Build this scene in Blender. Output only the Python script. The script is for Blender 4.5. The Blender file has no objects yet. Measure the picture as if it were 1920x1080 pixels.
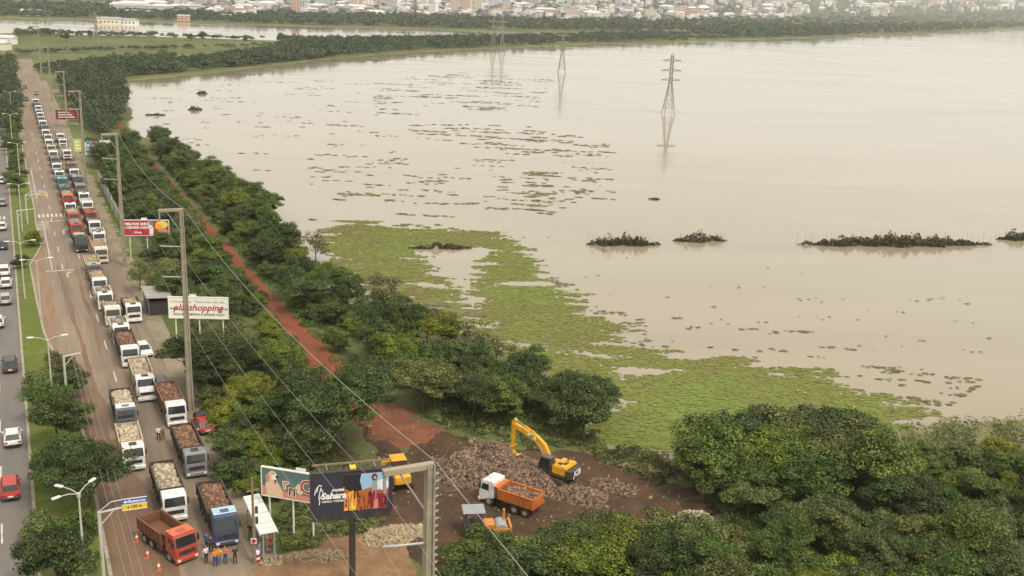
import bpy, bmesh, math, random
import numpy as np
from mathutils import Vector, Matrix, noise
from mathutils.geometry import tessellate_polygon
random.seed(7); np.random.seed(7)
R = math.radians
scene = bpy.context.scene
COL = scene.collection

# ------------------------------------------------------------------ camera
CAM_H, FPX, PITCH, ROLL = 50.0, 2000.0, math.atan(0.28), R(2.2)
cam_d = bpy.data.cameras.new('camera'); cam = bpy.data.objects.new('camera', cam_d); COL.objects.link(cam)
cam_d.sensor_width = 36.0; cam_d.lens = 36.0 * FPX / 1920.0
cam_d.clip_start = 0.5; cam_d.clip_end = 30000
CAM_R = Matrix.Rotation(math.pi / 2 - PITCH, 3, 'X') @ Matrix.Rotation(ROLL, 3, 'Z')
cam.matrix_world = Matrix.Translation((0, 0, CAM_H)) @ CAM_R.to_4x4()
scene.camera = cam
# ------------------------------------------------------------------ sky, sun, exposure
SUN_EL, SUN_AZ = R(55), R(140)          # azimuth clockwise from +Y
world = bpy.data.worlds.new('World'); scene.world = world; world.use_nodes = True
wn = world.node_tree.nodes; wl = world.node_tree.links
sky = wn.new('ShaderNodeTexSky'); sky.sky_type = 'NISHITA'; sky.sun_disc = False
sky.sun_elevation = SUN_EL; sky.sun_rotation = SUN_AZ; sky.air_density = 1.0; sky.dust_density = 4.0; sky.ozone_density = 1.0
hsv = wn.new('ShaderNodeHueSaturation'); hsv.inputs['Saturation'].default_value = 0.22
tint = wn.new('ShaderNodeMix'); tint.data_type = 'RGBA'; tint.blend_type = 'MULTIPLY'; tint.inputs['Factor'].default_value = 1.0
tint.inputs[7].default_value = (1.0, 0.955, 0.86, 1)
wl.new(sky.outputs[0], hsv.inputs['Color']); wl.new(hsv.outputs[0], tint.inputs[6])
veil = wn.new('ShaderNodeMix'); veil.data_type = 'RGBA'; veil.inputs['Factor'].default_value = 0.72      # an even cloud layer over the clear-sky light
veil.inputs[7].default_value = (4.55, 4.35, 4.0, 1); wl.new(tint.outputs[2], veil.inputs[6])
wl.new(veil.outputs[2], wn['Background'].inputs['Color']); wn['Background'].inputs['Strength'].default_value = 0.15
sun_d = bpy.data.lights.new('sun', 'SUN'); sun_d.energy = 1.2; sun_d.angle = R(12); sun_d.color = (1.0, 0.94, 0.84)
sun = bpy.data.objects.new('sun', sun_d); COL.objects.link(sun)
sdir = Vector((math.sin(SUN_AZ) * math.cos(SUN_EL), math.cos(SUN_AZ) * math.cos(SUN_EL), math.sin(SUN_EL)))
sun.rotation_euler = sdir.to_track_quat('Z', 'Y').to_euler()
vs = scene.view_settings; vs.view_transform = 'Standard'; vs.look = 'None'; vs.gamma = 1.0; vs.use_curve_mapping = False
vs.exposure = 0.8
scene.cycles.max_bounces = 6; scene.cycles.diffuse_bounces = 2; scene.cycles.glossy_bounces = 2
scene.cycles.transmission_bounces = 3; scene.cycles.volume_bounces = 2; scene.cycles.transparent_max_bounces = 4
scene.cycles.caustics_reflective = False; scene.cycles.caustics_refractive = False

# ------------------------------------------------------------------ helpers
WATER = -0.5
def at(u, v, z=0.0):
    """the place on the level z that the photograph shows at pixel (u, v)"""
    d = CAM_R @ Vector(((u - 960) / FPX, -(v - 540) / FPX, -1)); k = (z - CAM_H) / d.z
    return Vector((d.x * k, d.y * k, z))
RD = Vector((-0.48, 1, 0)).normalized(); RN = Vector((RD.y, -RD.x, 0)); RZ = math.atan2(-RD.x, RD.y)
def rp(s, t, z=0.0):
    """s metres along the avenue, t metres across it (towards the lake)"""
    p = RD * s + RN * t; p.z = z; return p
def st(p): return p.x * RD.x + p.y * RD.y, p.x * RN.x + p.y * RN.y

def tag(o, label=None, cat=None, group=None, kind=None):
    if label: o['label'] = label
    if cat: o['category'] = cat
    if group: o['group'] = group
    if kind: o['kind'] = kind
    return o
def empty(name, loc=(0, 0, 0), rz=0.0):
    o = bpy.data.objects.new(name, None); COL.objects.link(o); o.location = loc; o.rotation_euler = (0, 0, rz)
    o.empty_display_size = 0.2; return o
def link(name, me, parent=None, mats=None, loc=None, rz=None):
    o = bpy.data.objects.new(name, me); COL.objects.link(o)
    if parent: o.parent = parent
    if loc is not None: o.location = loc
    if rz is not None: o.rotation_euler = (0, 0, rz)
    if mats:
        if not isinstance(mats, (list, tuple)): mats = [mats]
        while len(me.materials) < len(mats): me.materials.append(None)
        for i, m in enumerate(mats):
            o.material_slots[i].link = 'OBJECT'; o.material_slots[i].material = m
    return o
def npmesh(name, V, F, smooth=False, tint=None):
    """V (n,3), F (m,k) arrays, all faces with k corners"""
    V = np.asarray(V, np.float32); F = np.asarray(F, np.int32); m, k = F.shape
    me = bpy.data.meshes.new(name)
    me.vertices.add(len(V)); me.vertices.foreach_set('co', V.ravel())
    me.loops.add(m * k); me.loops.foreach_set('vertex_index', F.ravel())
    me.polygons.add(m); me.polygons.foreach_set('loop_start', np.arange(0, m * k, k, dtype=np.int32))
    if smooth: me.polygons.foreach_set('use_smooth', np.ones(m, bool))
    me.update(calc_edges=True)
    if tint is not None:
        a = me.attributes.new('tint', 'FLOAT', 'POINT'); a.data.foreach_set('value', np.asarray(tint, np.float32))
    return me
class MB:
    def __init__(s): s.v = []; s.f = []; s.m = []; s.mi = 0
    def add(s, vs, fs):
        b = len(s.v); s.v += [tuple(x) for x in vs]
        for f in fs: s.f.append([b + i for i in f]); s.m.append(s.mi)
        return s
    def box(s, c, d, rz=0.0, top=1.0, topy=None):
        x, y, z = d[0] / 2, d[1] / 2, d[2] / 2; ty = top if topy is None else topy
        P = [(-x, -y, -z), (x, -y, -z), (x, y, -z), (-x, y, -z), (-x * top, -y * ty, z), (x * top, -y * ty, z), (x * top, y * ty, z), (-x * top, y * ty, z)]
        ca, sa = math.cos(rz), math.sin(rz)
        return s.add([(c[0] + p[0] * ca - p[1] * sa, c[1] + p[0] * sa + p[1] * ca, c[2] + p[2]) for p in P],
                     [(3, 2, 1, 0), (4, 5, 6, 7), (0, 1, 5, 4), (1, 2, 6, 5), (2, 3, 7, 6), (3, 0, 4, 7)])
    def tube(s, p0, p1, r0, r1=None, n=6, cap=True):
        p0, p1 = Vector(p0), Vector(p1); r1 = r0 if r1 is None else r1
        d = (p1 - p0).normalized(); a = d.orthogonal().normalized(); b = d.cross(a)
        P = [p0 + (a * math.cos(6.2832 * i / n) + b * math.sin(6.2832 * i / n)) * r0 for i in range(n)] + \
            [p1 + (a * math.cos(6.2832 * i / n) + b * math.sin(6.2832 * i / n)) * r1 for i in range(n)]
        F = [(i, (i + 1) % n, n + (i + 1) % n, n + i) for i in range(n)]
        if cap: F += [tuple(range(n))[::-1], tuple(range(n, 2 * n))]
        return s.add(P, F)
    def path(s, pts, r, n=5):
        """one continuous tube through pts; r a number or a list"""
        pts = [Vector(p) for p in pts]; k = len(pts); base = len(s.v)
        for i, p in enumerate(pts):
            d = (pts[min(i + 1, k - 1)] - pts[max(i - 1, 0)]).normalized()
            a = d.cross(Vector((0.13, 0.07, 1))).normalized(); b = d.cross(a); rr = r[i] if isinstance(r, (list, tuple)) else r
            for j in range(n): s.v.append(tuple(p + (a * math.cos(6.2832 * j / n) + b * math.sin(6.2832 * j / n)) * rr))
        for i in range(k - 1):
            for j in range(n):
                s.f.append([base + i * n + j, base + i * n + (j + 1) % n, base + (i + 1) * n + (j + 1) % n, base + (i + 1) * n + j]); s.m.append(s.mi)
        return s
    def prism(s, poly, x0, x1, axis='x'):
        """closed outline (a, b) swept between x0 and x1: axis x -> (x, a, b); axis z -> (a, b, z); axis y -> (a, y, b)"""
        f = {'x': lambda p, q: (q, p[0], p[1]), 'z': lambda p, q: (p[0], p[1], q), 'y': lambda p, q: (p[0], q, p[1])}[axis]; n = len(poly)
        return s.add([f(p, x0) for p in poly] + [f(p, x1) for p in poly],
                     [tuple(range(n))[::-1], tuple(range(n, 2 * n))] + [(i, (i + 1) % n, n + (i + 1) % n, n + i) for i in range(n)])
    def quad(s, a, b, c, d): return s.add([a, b, c, d], [(0, 1, 2, 3)])
    def mesh(s, name, bevel=0.0, smooth=False, seg=1):
        me = bpy.data.meshes.new(name); me.from_pydata(s.v, [], s.f); me.update()
        for i in range(max(s.m) + 1 if s.m else 1): me.materials.append(None)
        me.polygons.foreach_set('material_index', s.m)
        bm = bmesh.new(); bm.from_mesh(me); bmesh.ops.recalc_face_normals(bm, faces=bm.faces)
        if bevel: bmesh.ops.bevel(bm, geom=[e for e in bm.edges if len(e.link_faces) == 2 and e.calc_face_angle(0) > 0.5], offset=bevel, segments=seg, affect='EDGES', clamp_overlap=True)
        bm.to_mesh(me); bm.free()
        if smooth: me.polygons.foreach_set('use_smooth', [True] * len(me.polygons))
        me.update(); return me
    def build(s, name, mats, parent=None, bevel=0.0, smooth=False, seg=1, loc=None, rz=None):
        return link(name, s.mesh(name, bevel, smooth, seg), parent, mats, loc, rz)

# ------------------------------------------------------------------ materials
MATS = {}
def nodes(m):
    m.use_nodes = True; return m.node_tree.nodes, m.node_tree.links, m.node_tree.nodes['Principled BSDF']
def mat(name, col, rough=0.65, var=0.12, scale=2.0, metal=0.0, spec=0.4, bump=0.0, dirt=None, dirt_amt=0.5, dirt_scale=1.2, stretch=None, world_co=False, rot=0.0):
    if name in MATS: return MATS[name]
    m = bpy.data.materials.new(name); n, l, b = nodes(m)
    b.inputs['Roughness'].default_value = rough; b.inputs['Metallic'].default_value = metal; b.inputs['Specular IOR Level'].default_value = spec
    co = n.new('ShaderNodeNewGeometry').outputs['Position'] if world_co else n.new('ShaderNodeTexCoord').outputs['Object']
    if stretch:
        mp = n.new('ShaderNodeMapping'); mp.vector_type = 'TEXTURE'; mp.inputs['Rotation'].default_value = (0, 0, rot); mp.inputs['Scale'].default_value = stretch
        l.new(co, mp.inputs['Vector']); co = mp.outputs[0]
    nz = n.new('ShaderNodeTexNoise'); nz.inputs['Scale'].default_value = scale; nz.inputs['Detail'].default_value = 6; nz.inputs['Roughness'].default_value = 0.65
    l.new(co, nz.inputs['Vector'])
    mx = n.new('ShaderNodeMix'); mx.data_type = 'RGBA'
    mx.inputs[6].default_value = (*[max(0, c * (1 - 2 * var)) for c in col], 1); mx.inputs[7].default_value = (*[min(1, c * (1 + 2 * var)) for c in col], 1)
    l.new(nz.outputs['Fac'], mx.inputs['Factor']); out = mx.outputs[2]
    if dirt:
        nd = n.new('ShaderNodeTexNoise'); nd.inputs['Scale'].default_value = dirt_scale; nd.inputs['Detail'].default_value = 8; nd.inputs['Roughness'].default_value = 0.7
        l.new(co, nd.inputs['Vector'])
        rp_ = n.new('ShaderNodeValToRGB'); rp_.color_ramp.elements[0].position = 0.42; rp_.color_ramp.elements[1].position = 0.68
        rp_.color_ramp.elements[1].color = (dirt_amt, dirt_amt, dirt_amt, 1); l.new(nd.outputs['Fac'], rp_.inputs[0])
        m2 = n.new('ShaderNodeMix'); m2.data_type = 'RGBA'; l.new(rp_.outputs[0], m2.inputs['Factor']); l.new(out, m2.inputs[6]); m2.inputs[7].default_value = (*dirt, 1); out = m2.outputs[2]
    l.new(out, b.inputs['Base Color'])
    if bump:
        bp = n.new('ShaderNodeBump'); bp.inputs['Strength'].default_value = 1.0; bp.inputs['Distance'].default_value = bump
        l.new(nz.outputs['Fac'], bp.inputs['Height']); l.new(bp.outputs[0], b.inputs['Normal'])
    MATS[name] = m; return m
def tinted(name, ca, cb, rough=0.8, trans=0.0, obj_var=0.0, fine=None):
    """colour from the per-point attribute 'tint', plus a spread from object to object"""
    if name in MATS: return MATS[name]
    m = bpy.data.materials.new(name); n, l, b = nodes(m)
    at_ = n.new('ShaderNodeAttribute'); at_.attribute_name = 'tint'
    mx = n.new('ShaderNodeMix'); mx.data_type = 'RGBA'; mx.inputs[6].default_value = (*ca, 1); mx.inputs[7].default_value = (*cb, 1)
    l.new(at_.outputs['Fac'], mx.inputs['Factor']); out = mx.outputs[2]
    if obj_var:
        oi = n.new('ShaderNodeObjectInfo'); h = n.new('ShaderNodeHueSaturation')
        mr = n.new('ShaderNodeMapRange'); mr.inputs[3].default_value = 1 - obj_var; mr.inputs[4].default_value = 1 + obj_var * 1.3
        mh = n.new('ShaderNodeMapRange'); mh.inputs[3].default_value = 0.478; mh.inputs[4].default_value = 0.51
        ml = n.new('ShaderNodeMath'); ml.operation = 'MULTIPLY'; ml.inputs[1].default_value = 7.31; fr = n.new('ShaderNodeMath'); fr.operation = 'FRACT'
        l.new(oi.outputs['Random'], mr.inputs[0]); l.new(oi.outputs['Random'], ml.inputs[0]); l.new(ml.outputs[0], fr.inputs[0]); l.new(fr.outputs[0], mh.inputs[0])
        l.new(mr.outputs[0], h.inputs['Value']); l.new(mh.outputs[0], h.inputs['Hue']); l.new(out, h.inputs['Color']); out = h.outputs[0]
    l.new(out, b.inputs['Base Color']); b.inputs['Roughness'].default_value = rough; b.inputs['Specular IOR Level'].default_value = 0.32 if trans > 0.12 else 0.25
    if trans:
        tr = n.new('ShaderNodeBsdfTranslucent'); l.new(out, tr.inputs['Color']); ms = n.new('ShaderNodeMixShader'); ms.inputs[0].default_value = trans
        l.new(b.outputs[0], ms.inputs[1]); l.new(tr.outputs[0], ms.inputs[2]); l.new(ms.outputs[0], n['Material Output'].inputs['Surface'])
    MATS[name] = m; return m
MUD = (0.17, 0.115, 0.075)
def paint(name, col): return mat('paint_' + name, col, rough=0.38, var=0.04, scale=1.5, spec=0.5, dirt=MUD, dirt_amt=0.45, dirt_scale=1.6)
glass = mat('dark_glass', (0.022, 0.028, 0.03), rough=0.08, var=0.2, scale=1.0, spec=0.7)
rubber = mat('tyre_rubber', (0.03, 0.027, 0.025), rough=0.85, dirt=MUD, dirt_amt=0.6, dirt_scale=3)
rim_m = mat('wheel_rim', (0.35, 0.33, 0.30), rough=0.5, dirt=MUD, dirt_amt=0.7)
black = mat('black_trim', (0.025, 0.025, 0.026), rough=0.6, dirt=MUD, dirt_amt=0.35)
chassis_m = mat('chassis', (0.05, 0.045, 0.04), rough=0.75, dirt=MUD, dirt_amt=0.6)
lamp_m = mat('lamp_lens', (0.75, 0.75, 0.72), rough=0.15, var=0.05)
redlamp = mat('tail_lamp', (0.35, 0.02, 0.02), rough=0.2, var=0.05)
concrete = mat('concrete', (0.34, 0.29, 0.215), rough=0.85, var=0.16, scale=1.3, bump=0.01, dirt=(0.17, 0.15, 0.11), dirt_amt=0.6, dirt_scale=0.7)
steel = mat('galvanised_steel', (0.38, 0.37, 0.35), rough=0.55, var=0.1, metal=0.2)
tower_m = mat('tower_steel', (0.27, 0.235, 0.20), rough=0.6, var=0.1)
white_p = mat('white_sheet', (0.74, 0.73, 0.69), rough=0.5, var=0.05, scale=1.0, dirt=(0.45, 0.42, 0.35), dirt_amt=0.45)
bark = mat('bark', (0.11, 0.085, 0.06), rough=0.9, var=0.3, scale=4, bump=0.02)
wood = mat('weathered_wood', (0.22, 0.165, 0.11), rough=0.85, var=0.25, scale=3)

# ------------------------------------------------------------------ ground, water
def fract(pts, step, amp, seed=0.0):
    """a closed outline made finer and uneven"""
    out = []; n = len(pts)
    for i in range(n):
        a, b = Vector(pts[i]), Vector(pts[(i + 1) % n]); L = (b - a).length; dist = min(a.length, b.length)
        k = max(1, int(L / (step * max(1.0, dist / 120.0)))); nrm = Vector((-(b - a).y, (b - a).x, 0)).normalized()
        for j in range(k):
            p = a.lerp(b, j / k); w = max(1.0, dist / 200.0)
            d = noise.noise(Vector((p.x, p.y, seed)) / (9.0 * w)) * amp * w + noise.noise(Vector((p.x, p.y, seed + 5)) / (2.5 * w)) * amp * 0.4 * w
            out.append(p + nrm * d)
    return out
shore_px = [(2300, 800), (1920, 822), (1800, 830), (1700, 845), (1600, 840), (1480, 838), (1360, 850), (1290, 885), (1240, 885)]
shore_st = [(91, 61), (96, 57.5), (102, 58.5), (109, 63), (116, 60), (124, 57), (131, 54), (137, 53), (152, 49.5), (168, 46.5), (184, 47.5), (209, 47.5), (230, 51.5), (271, 47.5), (305, 46), (337, 43.5), (360, 40), (378, 37.5), (395, 38), (420, 43), (470, 46), (520, 46), (562, 46)]
north_px = [(228, 150), (330, 140), (450, 127), (580, 112), (700, 101), (850, 92), (1000, 86), (1150, 80), (1280, 78), (1400, 73), (1500, 71), (1600, 67), (1700, 64), (1800, 60), (1900, 54), (1990, 52)]
lake_poly = [at(*p) for p in shore_px] + [rp(*p) for p in shore_st] + [at(*p) for p in north_px] + [Vector((3500, 2900, 0)), Vector((3500, 300, 0))]
canal_px = [(-260, 60), (0, 62), (60, 60), (100, 64), (160, 66), (250, 68), (330, 70), (420, 73), (520, 76), (600, 79), (700, 77), (800, 76), (900, 74), (980, 72), (1060, 71), (1110, 66), (1180, 66), (1240, 63), (1215, 60), (1150, 61), (1090, 60.5), (1040, 59.5), (960, 58), (900, 57), (800, 54), (700, 51), (600, 49), (500, 46), (400, 42), (300, 39), (200, 36), (100, 34), (0, 32), (-260, 26)]
canal_poly = [at(*p) for p in canal_px]
lake_f = fract(lake_poly[:-2], 1.6, 1.5, 1.0)[:-1]
# the closing chord of the opened outline is dropped, the far corners are put back
last_north = lake_poly[-3]
end = min(range(len(lake_f)), key=lambda i: (lake_f[i] - last_north).length)
lake_f = lake_f[:end + 1] + lake_poly[-2:]
canal_f = fract(canal_poly, 6.0, 1.2, 9.0)
def ground_material():
    m = bpy.data.materials.new('ground_cover'); n, l, b = nodes(m)
    g = n.new('ShaderNodeNewGeometry').outputs['Position']
    def nz(sc, det=5): 
        q = n.new('ShaderNodeTexNoise'); q.inputs['Scale'].default_value = sc; q.inputs['Detail'].default_value = det; q.inputs['Roughness'].default_value = 0.65; l.new(g, q.inputs['Vector']); return q.outputs['Fac']
    def ramp(f, a, c): 
        q = n.new('ShaderNodeValToRGB'); q.color_ramp.elements[0].position = a; q.color_ramp.elements[1].position = c; l.new(f, q.inputs[0]); return q.outputs[0]
    def mix(f, a, c):
        q = n.new('ShaderNodeMix'); q.data_type = 'RGBA'; l.new(f, q.inputs['Factor'])
        for s_, v in ((6, a), (7, c)):
            if isinstance(v, tuple): q.inputs[s_].default_value = (*v, 1)
            else: l.new(v, q.inputs[s_])
        return q.outputs[2]
    base = mix(ramp(nz(0.9), 0.35, 0.65), (0.07, 0.085, 0.028), (0.12, 0.135, 0.045))
    base = mix(ramp(nz(0.012, 3), 0.42, 0.6), base, (0.14, 0.15, 0.065))
    base = mix(ramp(nz(0.09), 0.55, 0.72), base, (0.16, 0.125, 0.075))
    l.new(base, b.inputs['Base Color']); b.inputs['Roughness'].default_value = 0.95; b.inputs['Specular IOR Level'].default_value = 0.1
    bp = n.new('ShaderNodeBump'); bp.inputs['Distance'].default_value = 0.15; l.new(nz(2.5), bp.inputs['Height']); l.new(bp.outputs[0], b.inputs['Normal'])
    return m
ground_m = ground_material()
GX, GY0, GY1 = 7000.0, -600.0, 7400.0
outer = [Vector((-GX, GY0, 0)), Vector((GX, GY0, 0)), Vector((GX, GY1, 0)), Vector((-GX, GY1, 0))]
loops = [outer, lake_f, canal_f]
flat = [p for lp in loops for p in lp]
tris = tessellate_polygon(loops)
mb = MB(); mb.v = [tuple(p) for p in flat]
for t_ in tris: mb.f.append(list(t_)); mb.m.append(0)
for lp, off in ((lake_f, 4), (canal_f, 4 + len(lake_f))):      # sloping banks down under the water
    n_ = len(lp); c0 = len(mb.v)
    area = sum(lp[i].x * lp[(i + 1) % n_].y - lp[(i + 1) % n_].x * lp[i].y for i in range(n_)); sg = 1 if area > 0 else -1
    for i in range(n_):
        d = (lp[(i + 1) % n_] - lp[i - 1]).normalized(); q = lp[i] + Vector((-d.y, d.x, 0)) * sg * 1.6; mb.v.append((q.x, q.y, -1.3))
    for i in range(n_):
        mb.f.append([off + i, off + (i + 1) % n_, c0 + (i + 1) % n_, c0 + i]); mb.m.append(0)
me = bpy.data.meshes.new('ground'); me.from_pydata(mb.v, [], mb.f); me.update()
bm = bmesh.new(); bm.from_mesh(me)
for f in bm.faces:
    if f.normal.z < 0: f.normal_flip()
bm.to_mesh(me); bm.free()
tag(link('ground', me, None, ground_m), kind='structure')

def water_material():
    m = bpy.data.materials.new('muddy_water'); n, l, b = nodes(m)
    g = n.new('ShaderNodeNewGeometry').outputs['Position']
    q = n.new('ShaderNodeTexNoise'); q.inputs['Scale'].default_value = 0.02; q.inputs['Detail'].default_value = 6; q.inputs['Distortion'].default_value = 1.2
    mp = n.new('ShaderNodeMapping'); mp.inputs['Scale'].default_value = (0.45, 1.5, 1); mp.inputs['Rotation'].default_value = (0, 0, 0.25); l.new(g, mp.inputs['Vector']); l.new(mp.outputs[0], q.inputs['Vector'])
    mx = n.new('ShaderNodeMix'); mx.data_type = 'RGBA'; l.new(q.outputs['Fac'], mx.inputs['Factor'])
    mx.inputs[6].default_value = (0.225, 0.193, 0.128, 1); mx.inputs[7].default_value = (0.335, 0.287, 0.197, 1); l.new(mx.outputs[2], b.inputs['Base Color'])
    b.inputs['Roughness'].default_value = 0.07; b.inputs['IOR'].default_value = 1.33
    w = n.new('ShaderNodeTexNoise'); w.inputs['Scale'].default_value = 0.35; w.inputs['Detail'].default_value = 3; l.new(g, w.inputs['Vector'])
    bp = n.new('ShaderNodeBump'); bp.inputs['Distance'].default_value = 0.02; bp.inputs['Strength'].default_value = 0.22; l.new(w.outputs['Fac'], bp.inputs['Height']); l.new(bp.outputs[0], b.inputs['Normal'])
    wr = n.new('ShaderNodeTexNoise'); wr.inputs['Scale'].default_value = 0.012; wr.inputs['Detail'].default_value = 5; wr.inputs['Distortion'].default_value = 1.5; l.new(mp.outputs[0], wr.inputs['Vector'])
    mr = n.new('ShaderNodeMapRange'); mr.inputs[1].default_value = 0.35; mr.inputs[2].default_value = 0.65; mr.inputs[3].default_value = 0.03; mr.inputs[4].default_value = 0.15; l.new(wr.outputs['Fac'], mr.inputs[0]); l.new(mr.outputs[0], b.inputs['Roughness'])
    mb_ = n.new('ShaderNodeMapRange'); mb_.inputs[1].default_value = 0.35; mb_.inputs[2].default_value = 0.65; mb_.inputs[3].default_value = 0.12; mb_.inputs[4].default_value = 0.5; l.new(wr.outputs['Fac'], mb_.inputs[0]); l.new(mb_.outputs[0], bp.inputs['Strength'])
    return m
water_m = water_material()
mb = MB(); mb.quad((-6900, 40, WATER), (6900, 40, WATER), (6900, 7200, WATER), (-6900, 7200, WATER))
tag(mb.build('lake_water', water_m), kind='structure')

# ------------------------------------------------------------------ roads
def strip(name, m, s0, s1, t0, t1, z, n=1, parent=None):
    b_ = MB()
    for i in range(n):
        a, c = s0 + (s1 - s0) * i / n, s0 + (s1 - s0) * (i + 1) / n
        b_.quad(rp(a, t0, z), rp(a, t1, z), rp(c, t1, z), rp(c, t0, z))
    return b_.build(name, m, parent)
asphalt_l = mat('asphalt_grey', (0.15, 0.135, 0.12), rough=0.85, var=0.12, scale=1.2, world_co=True, stretch=(1, 9, 1), rot=RZ, dirt=(0.20, 0.165, 0.13), dirt_amt=0.5, dirt_scale=0.25)
asphalt_r = mat('asphalt_muddy', (0.18, 0.143, 0.105), rough=0.85, var=0.2, scale=1.1, world_co=True, stretch=(0.9, 14, 1), rot=RZ, dirt=(0.30, 0.21, 0.135), dirt_amt=0.9, dirt_scale=0.42)
paint_m = mat('road_paint', (0.62, 0.59, 0.52), rough=0.7, var=0.1, scale=3, world_co=True, dirt=(0.25, 0.19, 0.13), dirt_amt=0.7, dirt_scale=1.1)
grass_m = mat('mown_grass', (0.098, 0.135, 0.022), rough=0.95, var=0.36, scale=2.6, spec=0.1, bump=0.05, world_co=True, dirt=(0.17, 0.145, 0.065), dirt_amt=0.8, dirt_scale=0.4)
kerb_m = mat('kerb_stone', (0.36, 0.31, 0.24), rough=0.85, var=0.15, scale=2, dirt=(0.2, 0.14, 0.09), dirt_amt=0.7)
verge_m = mat('gravel_verge', (0.27, 0.215, 0.155), rough=0.95, var=0.2, scale=1.5, world_co=True, bump=0.03, dirt=(0.13, 0.135, 0.05), dirt_amt=0.8, dirt_scale=0.3)
S0, S1 = 40, 700
road_l = tag(strip('far_carriageway', asphalt_l, S0, S1, -13, -0.75, 0.02), kind='structure')
road_r = tag(strip('muddy_carriageway', asphalt_r, S0, S1, 0.8, 16.6, 0.016), kind='structure')
tag(strip('cross_street', asphalt_r, 500, 516, -60, 40, 0.024), kind='structure')
tag(strip('verge', verge_m, S0, 560, 16.6, 19.0, 0.014), kind='structure')
# median with kerbs, widest near the camera
med = [(S0, 4.7), (120, 4.9), (140, 4.0), (160, 2.3), (178, 1.9), (200, 1.6), (214, 3.9), (236, 3.7), (248, 3.9), (330, 3.6), (450, 3.4), (500, 3.2)]
b_ = MB(); z_ = 0.14
for (a, ta), (c, tc) in zip(med, med[1:]): b_.quad(rp(a, -0.45, z_), rp(a, ta, z_), rp(c, tc, z_), rp(c, -0.45, z_))
tag(b_.build('median_grass', grass_m), kind='structure')
b_ = MB()
def kerb(b_, a, ta, c, tc, w=0.3, h=0.15):
    b_.add([rp(a, ta, 0.0), rp(a, ta + w, 0.0), rp(c, tc + w, 0.0), rp(c, tc, 0.0), rp(a, ta, h), rp(a, ta + w, h), rp(c, tc + w, h), rp(c, tc, h)],
           [(4, 5, 6, 7), (0, 1, 5, 4), (1, 2, 6, 5), (2, 3, 7, 6), (3, 0, 4, 7)])
for i in range(46):
    a = S0 + i * 10; kerb(b_, a, -0.75, a + 9.96, -0.75)
tag(b_.build('median_kerb', kerb_m), kind='structure')
b_ = MB()
for (a, ta), (c, tc) in zip(med, med[1:]): kerb(b_, a, ta, c, tc)
tag(b_.build('median_kerb', kerb_m), kind='structure')
# bare soil worn along the near side of the median
soil_m = mat('red_soil', (0.20, 0.098, 0.055), rough=0.95, var=0.22, scale=1.6, spec=0.1, bump=0.05, world_co=True, dirt=(0.13, 0.075, 0.045), dirt_amt=0.8, dirt_scale=0.5)
mudw_m = mat('mud_wash', (0.19, 0.115, 0.07), rough=0.7, var=0.22, scale=1.0, world_co=True, stretch=(1, 8, 1), rot=RZ, dirt=(0.12, 0.075, 0.05), dirt_amt=0.8, dirt_scale=0.35)
def ribbon(name, m, ss, fa, fb, z, parent=None):
    b_ = MB()
    for a, c in zip(ss, ss[1:]): b_.quad(rp(a, fa(a), z), rp(a, fb(a), z), rp(c, fb(c), z), rp(c, fa(c), z))
    return b_.build(name, m, parent)
N1 = lambda s, k, amp, sc=9.0: noise.noise(Vector((s / sc, k * 7.7, 0.3))) * amp + noise.noise(Vector((s / sc * 4, k * 3.7, 4.3))) * amp * 0.4
ss = [S0 + i * 1.0 for i in range(106)]
ribbon('wet_mud', mudw_m, ss, lambda s: 5.2, lambda s: 5.9 + 2.2 * min(1, max(0, (146 - s) / 16)) + N1(s, 1, 0.7) + (2.5 if s < 100 else 2.5 * max(0, (112 - s) / 12)), 0.026)['kind'] = 'structure'
red_wash = mat('red_mud_wash', (0.25, 0.15, 0.092), rough=0.9, var=0.3, scale=1.4, world_co=True, stretch=(1, 9, 1), rot=RZ, dirt=(0.2, 0.145, 0.1), dirt_amt=0.9, dirt_scale=0.5)
ss = [150 + i for i in range(66)]
ribbon('dry_mud', red_wash, ss, lambda s: 2.6 + N1(s, 3, 0.15), lambda s: 4.3 + N1(s, 2, 0.9), 0.022)['kind'] = 'structure'
ss = [60 + i for i in range(140)]
ribbon('tyre_mud', mudw_m, ss, lambda s: 7.4 + N1(s, 6, 0.5, 16) - max(0, (s - 120) * 0.02), lambda s: 7.9 + N1(s, 7, 0.6, 12) - max(0, (s - 120) * 0.02), 0.0175)['kind'] = 'structure'
ribbon('tyre_mud', mudw_m, ss, lambda s: 9.0 + N1(s, 16, 0.4, 16), lambda s: 9.25 + N1(s, 17, 0.5, 12), 0.0175)['kind'] = 'structure'
# paint on the road: each mark a piece of its carriageway
dash_me = MB().add([(-0.08, 0, 0), (0.08, 0, 0), (0.08, 4, 0), (-0.08, 4, 0)], [(0, 1, 2, 3)]).mesh('lane_dash')
def mark(road, s, t, me, z, rz=RZ): 
    o = link('lane_dash', me, road, paint_m, rp(s, t, z), rz); return o
for i in range(36):
    s = 88 + i * 13.3 - 5
    mark(road_r, s, 10.05, dash_me, 0.021)
for i in range(14): mark(road_r, 196 + i * 13.3, 6.9 if i < 4 else 7.1, dash_me, 0.021)
for i in range(12): mark(road_l, 84 + i * 13.3, -3.45, dash_me, 0.025)
line_me = MB().add([(-0.07, 0, 0), (0.07, 0, 0), (0.07, 42, 0), (-0.07, 42, 0)], [(0, 1, 2, 3)]).mesh('edge_line')
o = link('edge_line', line_me, road_r, paint_m, rp(196, 5.2, 0.021), RZ)
link('edge_line', line_me, road_r, paint_m, rp(262, 4.9, 0.021), RZ)
bar_me = MB().add([(-0.2, 0, 0), (0.2, 0, 0), (0.2, 3.2, 0), (-0.2, 3.2, 0)], [(0, 1, 2, 3)]).mesh('crossing_bar')
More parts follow.
